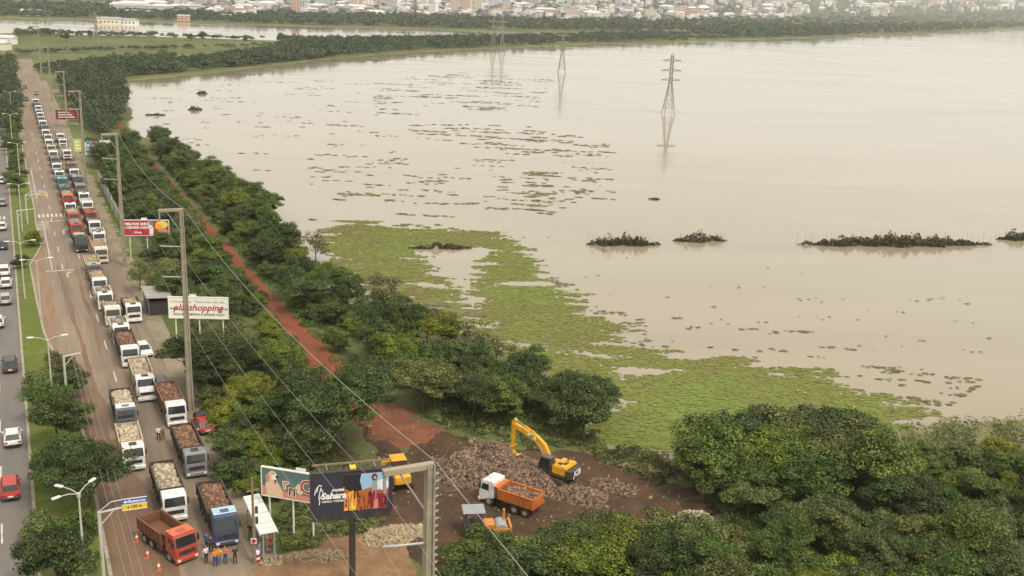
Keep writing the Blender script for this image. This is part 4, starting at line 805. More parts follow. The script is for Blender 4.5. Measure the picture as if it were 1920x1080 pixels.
def gantry(p, h, arm, label, sign=True, rz=RZ, z2=True):
    e = empty('sign_gantry', p, rz); tag(e, label, 'sign', 'sign gantries over the muddy lane')
    MB().tube((0, 0, -0.2), (0, 0, h), 0.17, 0.14, n=10).build('post', lamp_paint, e)
    MB().tube((0, 0, h - 0.1), (arm, 0, h + 0.12), 0.11, 0.09, n=8).build('arm', lamp_paint, e)
    MB().path([(0, 0, h - 1.3), (0.7, 0, h - 0.55), (1.2, 0, h)], 0.06, 6).build('brace', lamp_paint, e)
    if sign:
        MB().path([(0.0, 0, h), (arm * 0.5, 0, h + 0.75), (arm, 0, h + 0.8)], 0.05, 6).build('upper_arm', lamp_paint, e)
        MB().box((arm + 0.8, -0.12, h + 0.62), (1.95, 0.06, 0.46)).build('sign_panel', BLU, e); MB().box((arm + 0.8, -0.12, h + 0.13), (1.95, 0.06, 0.46)).build('sign_panel', YEL, e)
        for zz in (-0.13, 0.375, 0.88): MB().box((arm + 0.8, -0.13, h + zz), (2.0, 0.05, 0.05)).build('border', W_, e)
        text('Retorno', 0.40, W_, e, arm + 1.0, -0.165, h + 0.63, bold=0.012); text('a 150 m', 0.36, BLK, e, arm + 0.8, -0.165, h + 0.13, bold=0.008)
        shape(e, 'arrow', W_, [(arm - 0.08, h + 0.62), (arm + 0.12, h + 0.78), (arm + 0.12, h + 0.68), (arm + 0.3, h + 0.68), (arm + 0.3, h + 0.56), (arm + 0.12, h + 0.56), (arm + 0.12, h + 0.46)], -0.165)
    return e
g1 = gantry(at(196, 1105, 0.14), 7.2, 2.0, 'pale arm gantry holding a blue and yellow direction sign', rz=RZ - 0.05)
g2 = gantry(at(126, 752, 0.14), 5.8, 1.9, 'pale gantry with a bare arm rising from the median tree', sign=False)
g3 = gantry(at(52, 420, 0.14), 6.0, 2.4, 'far gantry holding a small blue and yellow sign near the crossing')
gantry(at(37, 452, 0.14), 6.0, 3.2, 'far gantry with a long bare arm by the yellow-green shrub', sign=False)
for k in range(3):
    a, c = rp(70, 6.0 + 0.75 * k, 5.6 + 0.2 * k), at(126, 752) + RN * (0.9 + 0.5 * k) + Vector((0, 0, 5.9))
    wire([rp(10, 6.3 + 0.75 * k, 6.0), c, rp(250, 3.0 + 0.4 * k, 6.6)], 0.014, f'thin low cable over the muddy lane, {("nearest the median", "middle of three", "nearest the trucks")[k]}', 0.5, 'thin cables over the muddy lane')

# ------------------------------------------------------------------ pylons in the lake
def pylon(p, h, label, rz=0.12, k=1.0):
    e = empty('lattice_pylon', p, rz); tag(e, label, 'pylon', 'lattice pylons standing in the flood')
    W = lambda z: (1.75 * (1 - z / (h * 0.55)) + 0.62 if z < h * 0.55 else 0.62) * (1 - 0.15 * z / h)
    lv = [-1.5, h * 0.08, h * 0.22, h * 0.36, h * 0.46, h * 0.55, h * 0.64, h * 0.73, h * 0.82, h * 0.91, h]
    cor = [(-1, -1), (1, -1), (1, 1), (-1, 1)]
    for x, y in cor:
        b_ = MB(); b_.path([(x * W(z), y * W(z), z) for z in lv], 0.12 * k, 4); b_.build('leg', tower_m, e)
    for a, c in zip(lv[1:], lv[2:]):
        b_ = MB()
        for i in range(4):
            p0, p1 = cor[i], cor[(i + 1) % 4]
            b_.tube((p0[0] * W(a), p0[1] * W(a), a), (p1[0] * W(c), p1[1] * W(c), c), 0.065 * k, n=4, cap=False); b_.tube((p1[0] * W(a), p1[1] * W(a), a), (p0[0] * W(c), p0[1] * W(c), c), 0.065 * k, n=4, cap=False)
            b_.tube((p0[0] * W(a), p0[1] * W(a), a), (p1[0] * W(a), p1[1] * W(a), a), 0.065 * k, n=4, cap=False)
        b_.build('bracing', tower_m, e)
    for z, L in ((h * 0.56, 4.2), (h * 0.72, 4.4), (h * 0.89, 4.0)):
        b_ = MB()
        for sx in (-1, 1):
            for y in (-0.5, 0.5): b_.tube((sx * 0.5, y, z), (sx * L, 0, z + 0.25), 0.2 * k, n=4); b_.tube((sx * 0.5, y, z + 0.9), (sx * L, 0, z + 0.3), 0.16 * k, n=4)
        b_.build('crossarm', tower_m, e)
        for sx in (-1, 1): MB().tube((sx * L, 0, z + 0.25), (sx * L, 0, z - 0.9), 0.07 * k, n=5).build('insulator', ins_m, e)
    MB().tube((0, 0, h), (0, 0, h + 1.4), 0.1 * k, n=4).build('peak', tower_m, e)
    return e
pylon(at(1253, 212, WATER), 25.5, 'nearest lattice pylon standing alone in the open lake', k=1.15)
pylon(at(1053, 136, WATER), 26, 'second lattice pylon, in the lake in front of the wooded shore', k=1.2)
pylon(at(941, 98, WATER), 27, 'twin lattice pylon at the far shore, the one closer to the open lake', k=1.3)
pylon(at(924, 96, WATER), 27, 'twin lattice pylon at the far shore, the one closer to the canal', k=1.3)
pylon(at(182, 92, 0), 24, 'pale lattice pylon on the grass flats before the canal', k=1.3)

# ------------------------------------------------------------------ shelter, hut, cones, rubbish
e = empty('bus_shelter', at(490, 1020), RZ); tag(e, 'bus shelter with a ribbed white sheet roof beside the queue', 'shelter')
p0 = Vector((e.location.x, e.location.y, 0))
def loc(u, v, z): 
    q = at(u, v, z) - p0; return Matrix.Rotation(-RZ, 3, 'Z') @ q
A, B_, C_, D_ = loc(456, 932, 2.7), loc(486, 926, 2.75), loc(522, 998, 2.75), loc(488, 1004, 2.7)
for i in range(8):
    k0, k1 = i / 8, (i + 0.9) / 8; q = [A.lerp(D_, k0), B_.lerp(C_, k0), B_.lerp(C_, k1), A.lerp(D_, k1)]; dz = Vector((0, 0, 0.06 + 0.015 * (i % 2)))
    MB().add([v for v in q] + [v + dz for v in q], [(3, 2, 1, 0), (4, 5, 6, 7), (0, 1, 5, 4), (1, 2, 6, 5), (2, 3, 7, 6), (3, 0, 4, 7)]).build('roof_sheet', white_p, e)
for a, b in ((A, D_), (B_, C_)): MB().tube(a - Vector((0, 0, .06)), b - Vector((0, 0, .06)), 0.07, n=6).build('roof_beam', steel, e)
for k in (0.05, 0.5, 0.97):
    q = B_.lerp(C_, k); MB().tube((q.x - 0.3, q.y, -0.1), (q.x - 0.3, q.y, q.z), 0.06, n=8).build('post', steel, e)
    q = A.lerp(D_, k); MB().tube((q.x + 0.3, q.y, -0.1), (q.x + 0.3, q.y, q.z), 0.06, n=8).build('post', steel, e)
q0, q1 = B_.lerp(C_, 0.15), B_.lerp(C_, 0.85); MB().box(((q0.x + q1.x) / 2 - 0.6, (q0.y + q1.y) / 2, 0.45), (0.4, (q0 - q1).length, 0.07)).build('bench', wood, e)
e = empty('roadside_hut', rp(166.5, 18.9, 0), RZ); tag(e, 'grey roadside hut with a patched sheet roof and dark open front', 'hut')
hutm = mat('hut_wall', (0.20, 0.18, 0.19), rough=0.8, var=0.2, scale=1.5, dirt=(0.1, 0.08, 0.07), dirt_amt=0.7); hutr = mat('hut_roof', (0.36, 0.34, 0.31), rough=0.6, var=0.25, scale=1.2, stretch=(0.3, 3, 1), dirt=(0.16, 0.12, 0.09), dirt_amt=0.8)
MB().box((-1.55, 0, 1.4), (0.12, 6.4, 2.8)).build('wall', hutm, e); MB().box((1.55, 0, 1.3), (0.12, 6.4, 2.6)).build('wall', hutm, e); MB().box((0, 3.2, 1.35), (3.0, 0.12, 2.7)).build('wall', hutm, e)
MB().box((0, -2.95, 1.1), (2.98, 0.1, 2.2)).build('front_panel', mat('hut_front', (0.045, 0.035, 0.035), rough=0.8), e)  # near-black panel set in the hut's open front
for i in range(7):
    o = MB().box((0, 0, 0), (3.8, 1.0, 0.05)).build('roof_sheet', hutr, e); o.location = (0.05 * math.sin(i * 3), -3.1 + i * 1.03, 2.86 + 0.03 * (i % 2)); o.rotation_euler = (0, 0.05, random.uniform(-.03, .03))
cone_o = mat('cone_orange', (0.62, 0.13, 0.05), rough=0.6, var=0.1, dirt=MUD, dirt_amt=0.4)
for (u, v), lb in zip([(257, 1016), (277, 1046), (298, 1070)], ['traffic cone behind the rear wheel of the red tipper', 'traffic cone beside the middle of the red tipper', 'traffic cone in front of the red tipper, nearest of the row']):
    e = empty('traffic_cone', at(u, v, 0.03)); tag(e, lb, 'traffic cone', 'traffic cones beside the red tipper')
    MB().box((0, 0, 0.03), (0.46, 0.46, 0.06)).build('base', cone_o, e, bevel=0.02); MB().tube((0, 0, 0.06), (0, 0, 0.95), 0.19, 0.035, n=12).build('body', cone_o, e); MB().tube((0, 0, 0.45), (0, 0, 0.68), 0.128, 0.085, n=12).build('band', W_, e)
e = empty('barrier_drum', at(482, 1052, 0.02)); tag(e, 'red and white striped road drum beside the wooden pole', 'drum')
for k in range(4): MB().tube((0, 0, 0.25 * k), (0, 0, 0.25 * k + 0.24), 0.28, n=14).build('band', REDP if k % 2 == 0 else W_, e)

# ------------------------------------------------------------------ excavator and other machines
JY = mat('machine_yellow', (0.74, 0.38, 0.012), rough=0.5, var=0.1, spec=0.4, dirt=(0.26, 0.15, 0.06), dirt_amt=0.65)
JD = mat('machine_dark', (0.028, 0.027, 0.028), rough=0.6, dirt=MUD, dirt_amt=0.5); trackm = mat('track_steel', (0.07, 0.055, 0.045), rough=0.75, var=0.2, dirt=(0.14, 0.085, 0.055), dirt_amt=0.9)
EX = at(1040, 908); dr = at(955, 880) - EX; ez = math.atan2(dr.y, dr.x)          # local +x runs along the boom
e = empty('excavator', (EX.x, EX.y, 0.45), ez); e.scale = (0.92, 0.92, 0.92); tag(e, 'yellow tracked excavator reaching over the rock heap', 'excavator')
for sy in (-1, 1):
    prof = [(-2.0, 0.35), (-1.75, 0.05), (1.75, 0.05), (2.05, 0.4), (2.0, 0.72), (1.7, 0.95), (-1.7, 0.95), (-2.05, 0.7)]
    tr = MB().prism(prof, sy * 1.25 - 0.3, sy * 1.25 + 0.3, 'y').build('track', trackm, e, bevel=0.04)
    for i in range(15): MB().box((-1.75 + i * 0.25, sy * 1.25, 0.975), (0.14, 0.64, 0.05)).build('track_shoe', trackm, tr)
    for i in range(5): MB().tube((-1.5 + i * 0.75, sy * 1.25 - 0.33, 0.35), (-1.5 + i * 0.75, sy * 1.25 + 0.33, 0.35), 0.22, n=10).build('roller', JD, tr)
MB().box((0, 0, 0.75), (2.2, 2.0, 0.5)).build('undercarriage', JD, e); MB().tube((0, 0, 0.95), (0, 0, 1.2), 0.85, n=18).build('slew_ring', JD, e)
MB().prism([(-2.3, -1.35), (1.3, -1.35), (1.3, 1.35), (-2.3, 1.35), (-2.6, 0.9), (-2.6, -0.9)], 1.2, 1.45, 'z').build('deck', JD, e)
MB().box((-1.15, 0.0, 1.98), (1.9, 2.62, 1.06)).build('engine_hood', JY, e, bevel=0.14, seg=2)
MB().box((0.5, -0.95, 1.78), (1.3, 0.75, 0.66)).build('side_tank', JY, e, bevel=0.08)
cwp = [(-2.85, -0.8), (-2.6, -1.25), (-2.08, -1.36), (-2.08, 1.36), (-2.6, 1.25), (-2.85, 0.8)]
MB().prism(cwp, 1.25, 2.30, 'z').build('counterweight', JD, e, bevel=0.08)
text('JCB', 0.95, W_, e, -2.87, 0.0, 1.8, rz=-math.pi / 2, bold=0.05, shear=0.1)
cb = MB().prism([(-0.15, 1.45), (1.45, 1.45), (1.5, 2.2), (1.2, 3.1), (-0.1, 3.15)], 0.35, 1.35, 'y').build('cab', JD, e, bevel=0.05)
MB().prism([(0.05, 1.95), (1.36, 1.95), (1.38, 2.3), (1.12, 2.98), (0.05, 3.0)], 1.352, 1.372, 'y').build('side_window', glass, cb); MB().box((0.5, 0.85, 3.15), (1.2, 0.95, 0.06)).build('cab_roof', mat('cab_roof', (0.10, 0.10, 0.10), rough=0.5), e)
MB().add([(1.50, 0.43, 1.6), (1.50, 1.27, 1.6), (1.535, 1.27, 2.2), (1.535, 0.43, 2.2), (1.24, 0.43, 3.05), (1.24, 1.27, 3.05)], [(0, 1, 2, 3), (3, 2, 5, 4)]).build('front_window', glass, e)
MB().tube((-1.2, -0.7, 2.5), (-1.2, -0.7, 2.9), 0.09, n=8).build('exhaust', JD, e); MB().box((-0.9, 0.5, 2.55), (0.5, 0.5, 0.1)).build('hatch', JD, e); MB().box((-1.4, 0.1, 2.54), (0.4, 0.7, 0.06)).build('hatch', JD, e)
BX, BY = 0.0, -0.1
boom = [(0.35, 1.5), (0.65, 1.35), (2.0, 3.3), (2.9, 4.0), (5.9, 5.05), (6.0, 5.4), (5.7, 5.55), (2.6, 4.75), (1.5, 4.0), (0.3, 1.9)]
MB().prism(boom, BY - 0.24, BY + 0.24, 'y').build('boom', JY, e, bevel=0.04)
stick = [(5.55, 5.95), (5.85, 6.1), (6.2, 5.6), (6.15, 2.5), (5.9, 2.4), (5.55, 4.9)]
MB().prism(stick, BY - 0.19, BY + 0.19, 'y').build('stick', JY, e, bevel=0.03)
bk = MB().prism([(5.6, 2.75), (6.2, 2.55), (6.3, 1.9), (5.9, 1.35), (5.2, 1.35), (4.95, 1.75), (5.1, 1.8), (5.35, 1.55), (5.8, 1.6), (6.05, 2.0), (5.9, 2.4)], BY - 0.5, BY + 0.5, 'y').build('bucket', JY, e)
for i in range(4): MB().box((5.0, BY - 0.4 + i * 0.27, 1.68), (0.22, 0.09, 0.09)).build('tooth', JD, bk)
for (a, b_, nm) in (((2.9, 4.95), (5.65, 5.95), 'stick_ram'), ((0.95, 1.6), (2.1, 3.75), 'boom_ram'), ((6.25, 4.9), (6.1, 2.75), 'bucket_ram')):
    for yy in ((BY,) if nm != 'boom_ram' else (BY - 0.36, BY + 0.36)):
        a3, b3 = Vector((a[0], yy, a[1])), Vector((b_[0], yy, b_[1])); m3 = a3.lerp(b3, 0.55)
        r_ = MB().tube(a3, m3, 0.09, n=8).build(nm, JD if nm != 'stick_ram' else JY, e); MB().tube(m3, b3, 0.05, n=8).build('piston_rod', steel, r_)
for sy in (-1, 1): MB().prism([(2.75, 4.25), (3.9, 4.62), (3.75, 4.95), (2.7, 4.6)], BY + sy * 0.243, BY + sy * 0.252, 'y').build('maker_panel', W_, e); 
text('JCB', 0.36, BLK, e, 3.3, BY + 0.258, 4.6, rz=math.pi, bold=0.02)
# yellow loader half hidden behind the dark billboard
LP = at(746, 908); e = empty('wheel_loader', (LP.x, LP.y, 0.2), 1.9); tag(e, 'yellow wheel loader half hidden behind the dark billboard and pole', 'loader')
MB().box((-1.3, 0, 1.35), (2.3, 1.7, 0.95)).build('engine_hood', JY, e, bevel=0.1); MB().box((0.25, 0, 1.9), (1.3, 1.4, 1.5)).build('cab', glass, e, bevel=0.06); MB().box((0.25, 0, 2.72), (1.6, 1.65, 0.16)).build('cab_roof', JY, e, bevel=0.05)
MB().box((1.2, 0, 0.95), (1.6, 0.9, 0.6)).build('front_frame', JD, e)
for sy in (-0.5, 0.5): MB().path([(1.0, sy, 1.6), (2.0, sy, 1.5), (2.9, sy, 0.7)], 0.12, 6).build('lift_arm', JY, e)
MB().prism([(2.8, 0.2), (3.7, 0.1), (3.0, 0.35), (2.95, 1.1), (3.3, 1.3), (2.75, 1.2)], -1.2, 1.2, 'y').build('bucket', JY, e)
for x in (-1.5, 1.2):
    for sy in (-1, 1): w = MB().tube((x, sy * 0.75, 0.68), (x, sy * 1.2, 0.68), 0.68, n=18).build('wheel', rubber, e, bevel=0.06); MB().tube((x, sy * 0.78, 0.68), (x, sy * 1.22, 0.68), 0.32, n=12).build('rim', JY, w)
# roller with grey canopy in the bushes
RP_ = at(905, 1003); e = empty('road_roller', (RP_.x, RP_.y, 0.15), 0.15); tag(e, 'small orange roller with a grey canopy half hidden by bushes', 'roller')
orm = mat('roller_orange', (0.62, 0.24, 0.03), rough=0.5, dirt=MUD, dirt_amt=0.5)
MB().tube((1.7, -0.8, 0.65), (1.7, 0.8, 0.65), 0.65, n=22).build('drum', steel, e, bevel=0.03); MB().box((1.7, 0.95, 0.75), (1.7, 0.14, 0.35)).build('yoke', orm, e); MB().box((1.7, -0.95, 0.75), (1.7, 0.14, 0.35)).build('yoke', orm, e); MB().box((2.55, 0, 0.85), (0.2, 2.0, 0.5)).build('yoke', orm, e)
MB().box((0.55, 0, 1.0), (1.0, 1.3, 0.6)).build('engine_hood', orm, e, bevel=0.08); MB().box((-0.9, 0, 0.95), (1.9, 1.5, 0.5)).build('platform', JD, e); MB().tube((2.0, 0.4, 1.0), (2.0, 0.4, 2.3), 0.13, n=10).build('headlamp_post', orm, e)
for sx in (-1.6, -0.3):
    for sy in (-0.65, 0.65): MB().tube((sx, sy, 1.1), (sx, sy, 2.55), 0.05, n=6).build('canopy_post', JD, e)
MB().box((-0.95, 0, 2.6), (2.1, 1.9, 0.09)).build('canopy', mat('canopy_grey', (0.28, 0.29, 0.31), rough=0.6), e, bevel=0.03); MB().box((-1.0, 0, 1.35), (0.5, 0.6, 0.5)).build('seat', JD, e, bevel=0.05)
for sy in (-0.8, 0.8): MB().tube((-1.2, sy - 0.18, 0.6), (-1.2, sy + 0.18, 0.6), 0.6, n=16).build('wheel', rubber, e, bevel=0.05)

# ------------------------------------------------------------------ rubble
HEAPM = tinted('rubble_stone', (0.065, 0.042, 0.030), (0.30, 0.205, 0.14), 0.9)
def heap(name, u, v, lx, ly, h, n, size, seed, rz, label, m=None, z=0.1):
    o = link(name, heap_mesh(name, lx, ly, h, n, size, seed, 'cone'), None, m or HEAPM, (at(u, v).x, at(u, v).y, z), rz); tag(o, label, 'rubble', kind='stuff'); return o
heap('rubble_heap', 915, 884, 12.0, 9.0, 3.0, 6500, 0.19, 301, 0.2, 'heap of broken stone between the tipper and the dirt track')
heap('rubble_heap', 1000, 905, 9.0, 6.5, 1.7, 2600, 0.2, 302, -0.3, 'low heap of broken stone under the excavator')
heap('rubble_heap', 1075, 930, 7.0, 4.5, 0.9, 1300, 0.2, 303, -0.3, 'spread of broken stone behind the orange bed')
heap('rubble_heap', 1150, 915, 5.5, 3.0, 0.5, 450, 0.19, 304, -0.4, 'trail of broken stone at the marsh edge')
heap('rubble_heap', 735, 1010, 7.0, 4.0, 0.9, 900, 0.22, 305, 0.5, 'spread of stone chips under the dark billboard', STONE['sand'])
heap('rubble_heap', 590, 1050, 9.0, 2.6, 0.4, 500, 0.2, 306, 0.25, 'line of stone chips on the tan bank', STONE['sand'])
heap('rubble_heap', 1300, 975, 4.0, 3.0, 0.7, 260, 0.24, 307, 0.2, 'pale stone scatter by the bushes', STONE['pale'])
rb = np.random.default_rng(5); V, F = stone_mesh(420, rb, 0.22 * rb.lognormal(0, 0.35, 420)); T = np.repeat(rb.uniform(0, 1, 420), 8)
yp = [Vector((p[0], p[1], 0)) for p in yard_poly]
for i in range(420):
    while True:
        x, y = rb.uniform(-20, 22), rb.uniform(84, 124)
        if inside((x, y), yard_poly): break
    V[i] += np.array([x, y, 0.03 + ruts(x, y)])
tag(link('loose_stones', npmesh('loose_stones', V.reshape(-1, 3), F, False, T), None, HEAPM), kind='stuff')

# ------------------------------------------------------------------ people
CLOTH = {k: mat('cloth_' + k, v, rough=0.85, var=0.1, scale=6) for k, v in {'orange': (0.75, 0.22, 0.03), 'yellow': (0.78, 0.45, 0.03), 'coral': (0.70, 0.12, 0.08), 'white': (0.7, 0.69, 0.66), 'navy': (0.03, 0.05, 0.12), 'blue': (0.07, 0.16, 0.36), 'dark': (0.03, 0.028, 0.03), 'red': (0.45, 0.05, 0.05), 'grey': (0.22, 0.21, 0.2), 'brown': (0.12, 0.08, 0.05)}.items()}
SKIN = mat('skin', (0.36, 0.20, 0.13), rough=0.6, var=0.05); HAIR = mat('hair', (0.025, 0.018, 0.014), rough=0.7)
def person(p, rz, label, shirt, trousers, pose='stand', hat=None, seed=0):
    S = {}  # joint: (place, radius, region, parent)
    rng = random.Random(seed)
    S['pelvis'] = ((0, 0, .95), .135, 'T', None); S['waist'] = ((0, .01, 1.10), .125, 'S', 'pelvis'); S['chest'] = ((0, 0, 1.32), .155, 'S', 'waist'); S['neck0'] = ((0, .01, 1.47), .075, 'S', 'chest')
    S['neck'] = ((0, .0, 1.54), .055, 'K', 'neck0'); S['jaw'] = ((0, -.02, 1.60), .075, 'K', 'neck'); S['brow'] = ((0, -.005, 1.69), .095, 'K', 'jaw'); S['crown'] = ((0, .01, 1.76), .07, 'H', 'brow'); S['nose'] = ((0, -.125, 1.645), .016, 'K', 'brow')
    arm = {'stand': ((.25, .03, 1.17), (.27, -.06, .93)), 'cross': ((.27, -.02, 1.18), (.02, -.24, 1.18)), 'hips': ((.36, .06, 1.2), (.2, -.06, 1.02)), 'walk': ((.25, .08, 1.18), (.28, -.1, .98))}[pose]
    for sx, sd in ((-1, 'l'), (1, 'r')):
        f = 1 if (pose != 'walk' or sx > 0) else -1
        S['sh' + sd] = ((sx * .185, .01, 1.42), .068, 'S', 'chest'); e_, w_ = arm
        S['el' + sd] = ((sx * e_[0], e_[1] * f, e_[2]), .05, 'S', 'sh' + sd); S['wr' + sd] = ((sx * w_[0], w_[1] * f, w_[2] + (0.05 if pose == 'cross' and sx > 0 else 0)), .034, 'K', 'el' + sd)
        d = (Vector(S['wr' + sd][0]) - Vector(S['el' + sd][0])).normalized(); wv = Vector(S['wr' + sd][0]); side = d.cross(Vector((sx, 0.3, 0.2))).normalized()
        pm = wv + d * .07; S['pa' + sd] = (tuple(pm), .034, 'K', 'wr' + sd)
        for k, (o_, L) in enumerate(((-.03, .07), (-.01, .085), (.012, .08), (.032, .062))):
            S[f'f{k}' + sd] = (tuple(pm + side * o_ + d * .035), .0105, 'K', 'pa' + sd); S[f't{k}' + sd] = (tuple(pm + side * o_ * 1.1 + d * (.035 + L) + Vector((-sx * .02, -.012, 0))), .008, 'K', f'f{k}' + sd)
        S['th' + sd] = (tuple(wv + d * .05 - side * .055 + Vector((0, -.02, 0))), .011, 'K', 'wr' + sd)
        g = 0.20 * f if pose == 'walk' else 0.0
        S['hi' + sd] = ((sx * .095, .0, .88), .1, 'T', 'pelvis'); S['kn' + sd] = ((sx * .11, -.03 - g * .5, .49), .065, 'T', 'hi' + sd); S['an' + sd] = ((sx * .12, .03 - g, .10), .048, 'T', 'kn' + sd)
        S['to' + sd] = ((sx * .14, -.14 - g, .045), .042, 'B', 'an' + sd); S['he' + sd] = ((sx * .115, .07 - g, .045), .04, 'B', 'an' + sd)
    keys = list(S); me = bpy.data.meshes.new('person'); me.from_pydata([S[k][0] for k in keys], [(keys.index(S[k][3]), keys.index(k)) for k in keys if S[k][3]], []); me.update()
    o = bpy.data.objects.new('tmp', me); COL.objects.link(o); o.modifiers.new('s', 'SKIN')
    sv = me.skin_vertices[0].data
    for i, k in enumerate(keys): r = S[k][1]; sv[i].radius = (r * 1.12, r * .82) if k in ('chest', 'waist', 'pelvis') else (r, r); sv[i].use_root = (k == 'pelvis')
    sb = o.modifiers.new('u', 'SUBSURF'); sb.levels = 1; sb.render_levels = 1
    dg = bpy.context.evaluated_depsgraph_get(); out = bpy.data.meshes.new_from_object(o.evaluated_get(dg)); bpy.data.objects.remove(o)
    reg = 'SKTBH'; segs = [(Vector(S[k][0]), Vector(S[S[k][3]][0]) if S[k][3] else Vector(S[k][0]), S[k][2]) for k in keys]
    out.materials.clear()
    for _ in reg: out.materials.append(None)
    for f in out.polygons:
        c = f.center; best = min(segs, key=lambda q: (c - (q[1] + (q[0] - q[1]) * max(0, min(1, (c - q[1]).dot(q[0] - q[1]) / ((q[0] - q[1]).length_squared + 1e-9))))).length)
        rg = best[2]
        if rg == 'K' and c.z > 1.66 and c.y > -0.045: rg = 'H'
        f.material_index = reg.index(rg); f.use_smooth = True
    ob = link('person', out, None, [CLOTH[shirt], SKIN, CLOTH[trousers], CLOTH['dark'], CLOTH[hat] if hat else HAIR], p, rz); tag(ob, label, 'person', 'people around the queue'); return ob
for u, v, rz, sh, tr, po, hat, lb in [(387, 1056, 0.9, 'white', 'dark', 'stand', None, 'person in a white shirt and dark trousers before the blue truck'), (404, 1062, 0.3, 'orange', 'navy', 'stand', 'white', 'person in an orange vest and white helmet, hands down'), (411, 1058, -0.4, 'yellow', 'blue', 'hips', None, 'person in a yellow-orange vest with hands on hips'),
                                      (423, 1057, -0.2, 'coral', 'navy', 'cross', 'orange', 'person in a coral jacket with folded arms before the blue truck'), (441, 1057, 0.5, 'dark', 'dark', 'stand', None, 'person all in dark clothes, outermost before the blue truck'), (388, 1030, 2.6, 'blue', 'navy', 'stand', None, 'person in blue at the corner of the blue truck'), (396, 1036, 3.3, 'navy', 'dark', 'hips', None, 'person in navy close to the blue truck grille'),
                                      (298, 826, 0.4, 'white', 'dark', 'walk', None, 'person in white walking between the two files of trucks'), (306, 824, 0.2, 'grey', 'brown', 'stand', None, 'person in grey standing between the files of trucks'), (508, 1036, 0.6, 'red', 'navy', 'hips', None, 'person in a red top under the shelter roof edge'), (488, 1048, 1.2, 'grey', 'blue', 'stand', None, 'person in grey beside the striped drum'), (470, 1012, 0.2, 'dark', 'brown', 'stand', None, 'person in dark clothes between the blue truck and the shelter')]:
    person(at(u, v, 0.025), rz, lb, sh, tr, po, hat, int(u))

# ------------------------------------------------------------------ trees
def ok(p, r, k=0.62): return all((p.x - q[0]) ** 2 + (p.y - q[1]) ** 2 > ((r + q[2]) * k) ** 2 for q in PLACED)
# single trees the photograph sets apart
tree('umbrella', 0, at(636, 852), 'great spreading dark tree with a domed crown beside the work yard', None, 'dark green', 1.05)
tree('umbrella', 1, at(390, 738), 'dark tree with a visible trunk beneath the white billboard', None, 'dark green', 1.0)
tree('broad', 0, at(108, 845), 'tall median tree just below the two-headed lamp post', 'trees on the median', 'dark green', 1.0)
tree('umbrella', 1, at(168, 958), 'largest median tree, its crown reaching over a white truck', 'trees on the median', 'dark green', 0.88)
tree('broad', 1, at(105, 920), 'mid-sized median tree between the largest one and the far kerb', 'trees on the median', 'mid green', 0.9)
tree('broad', 2, at(112, 1112), 'median tree at the lower edge, beside the lamp post foot', 'trees on the median', 'dark green', 1.05)
tree('bush', 0, at(82, 1015), 'olive median shrub above the lowest tree', 'trees on the median', 'olive', 0.9, name='shrub', cat='shrub')
tree('bush', 1, at(135, 745), 'dark median shrub under the bare-armed gantry', 'trees on the median', 'dark green', 1.0, name='shrub', cat='shrub')
tree('bush', 2, at(118, 705), 'reddish olive median shrub beside the muddy lane', 'trees on the median', 'olive', 0.85, name='shrub', cat='shrub')
tree('bush', 0, at(62, 462), 'yellow-green median shrub past the bicycle-wide kerb nose', 'trees on the median', 'yellow green', 0.95, name='shrub', cat='shrub')
tree('bush', 1, at(38, 505), 'dark narrow shrub on the median behind the white pair of cars', 'trees on the median', 'dark green', 0.8, name='shrub', cat='shrub')
tree('broad', 3, at(88, 790), 'leafy median tree between the lamp post and the far kerb', 'trees on the median', 'mid green', 0.8)
tree('bush', 1, at(150, 800), 'low median bush beside the wet mud', 'trees on the median', 'mid green', 0.9, name='shrub', cat='shrub')
tree('bush', 2, at(80, 735), 'round median bush below the bright grass', 'trees on the median', 'olive', 0.95, name='shrub', cat='shrub')
tree('bush', 0, at(150, 1010), 'green median bush between the gantry and the largest tree', 'trees on the median', 'mid green', 0.9, name='shrub', cat='shrub')
tree('broad', 3, at(425, 880), 'tree leaning over the brown stone load beside the blue truck', None, 'dark green', 0.72)
tree('bush', 2, at(425, 905), 'dark shrub right of the blue truck load', None, 'dark green', 0.85, name='shrub', cat='shrub')
tree('sparse', 0, at(262, 545), 'nearly bare pale tree with upright twigs beside the hut', None, 'olive', 1.0)
tree('tall', 0, at(1205, 1120), 'tall dark tree standing out of the lower bushes', None, 'dark green', 0.7)
tree('broad', 1, at(1095, 828), 'lone tree with a pale trunk at the end of the lakeside row', None, 'dark green', 1.15)
TONES = ['dark green'] * 3 + ['mid green'] * 4 + ['olive', 'olive', 'yellow green']
LM = [(88, 'by the work yard'), (112, 'by the great spreading tree'), (140, 'behind the white billboard'), (168, 'behind the roadside hut'), (195, 'behind the red billboard'), (230, 'by the pale hoarding'), (275, 'past the hoarding'), (320, 'by the far boards')]
def near(s): return min(LM, key=lambda q: abs(q[0] - s))[1]
def belt(n, sfun, kinds, zone, rmin, forbid, tones=TONES, smax=1.15, klap=0.62, name=None):
    made = 0; tries = 0
    while made < n and tries < n * 60:
        tries += 1; p = sfun()
        if p is None or any(inside((p.x, p.y), f) for f in forbid): continue
        kd = random.choice(kinds); sc = random.uniform(0.7, smax); r = TREES[kd][2] * sc
        if not ok(p, r, klap): continue
        tn = random.choice(tones); s_, t_ = st(p); bush = kd[0] in ('bush',) 
        size = 'small' if sc < 0.85 else 'large' if sc > 1.02 else 'middling'
        tree(kd[0], kd[1], p, f"{size} {tn} {'bush' if bush else 'tree'} {zone} {near(s_)}".strip(), f'trees {zone}', tn, sc, sc * random.uniform(0.85, 1.15), name='bush' if bush else 'broadleaf_tree', cat='bush' if bush else 'tree'); made += 1
    return made
grow = lambda poly, d: poly
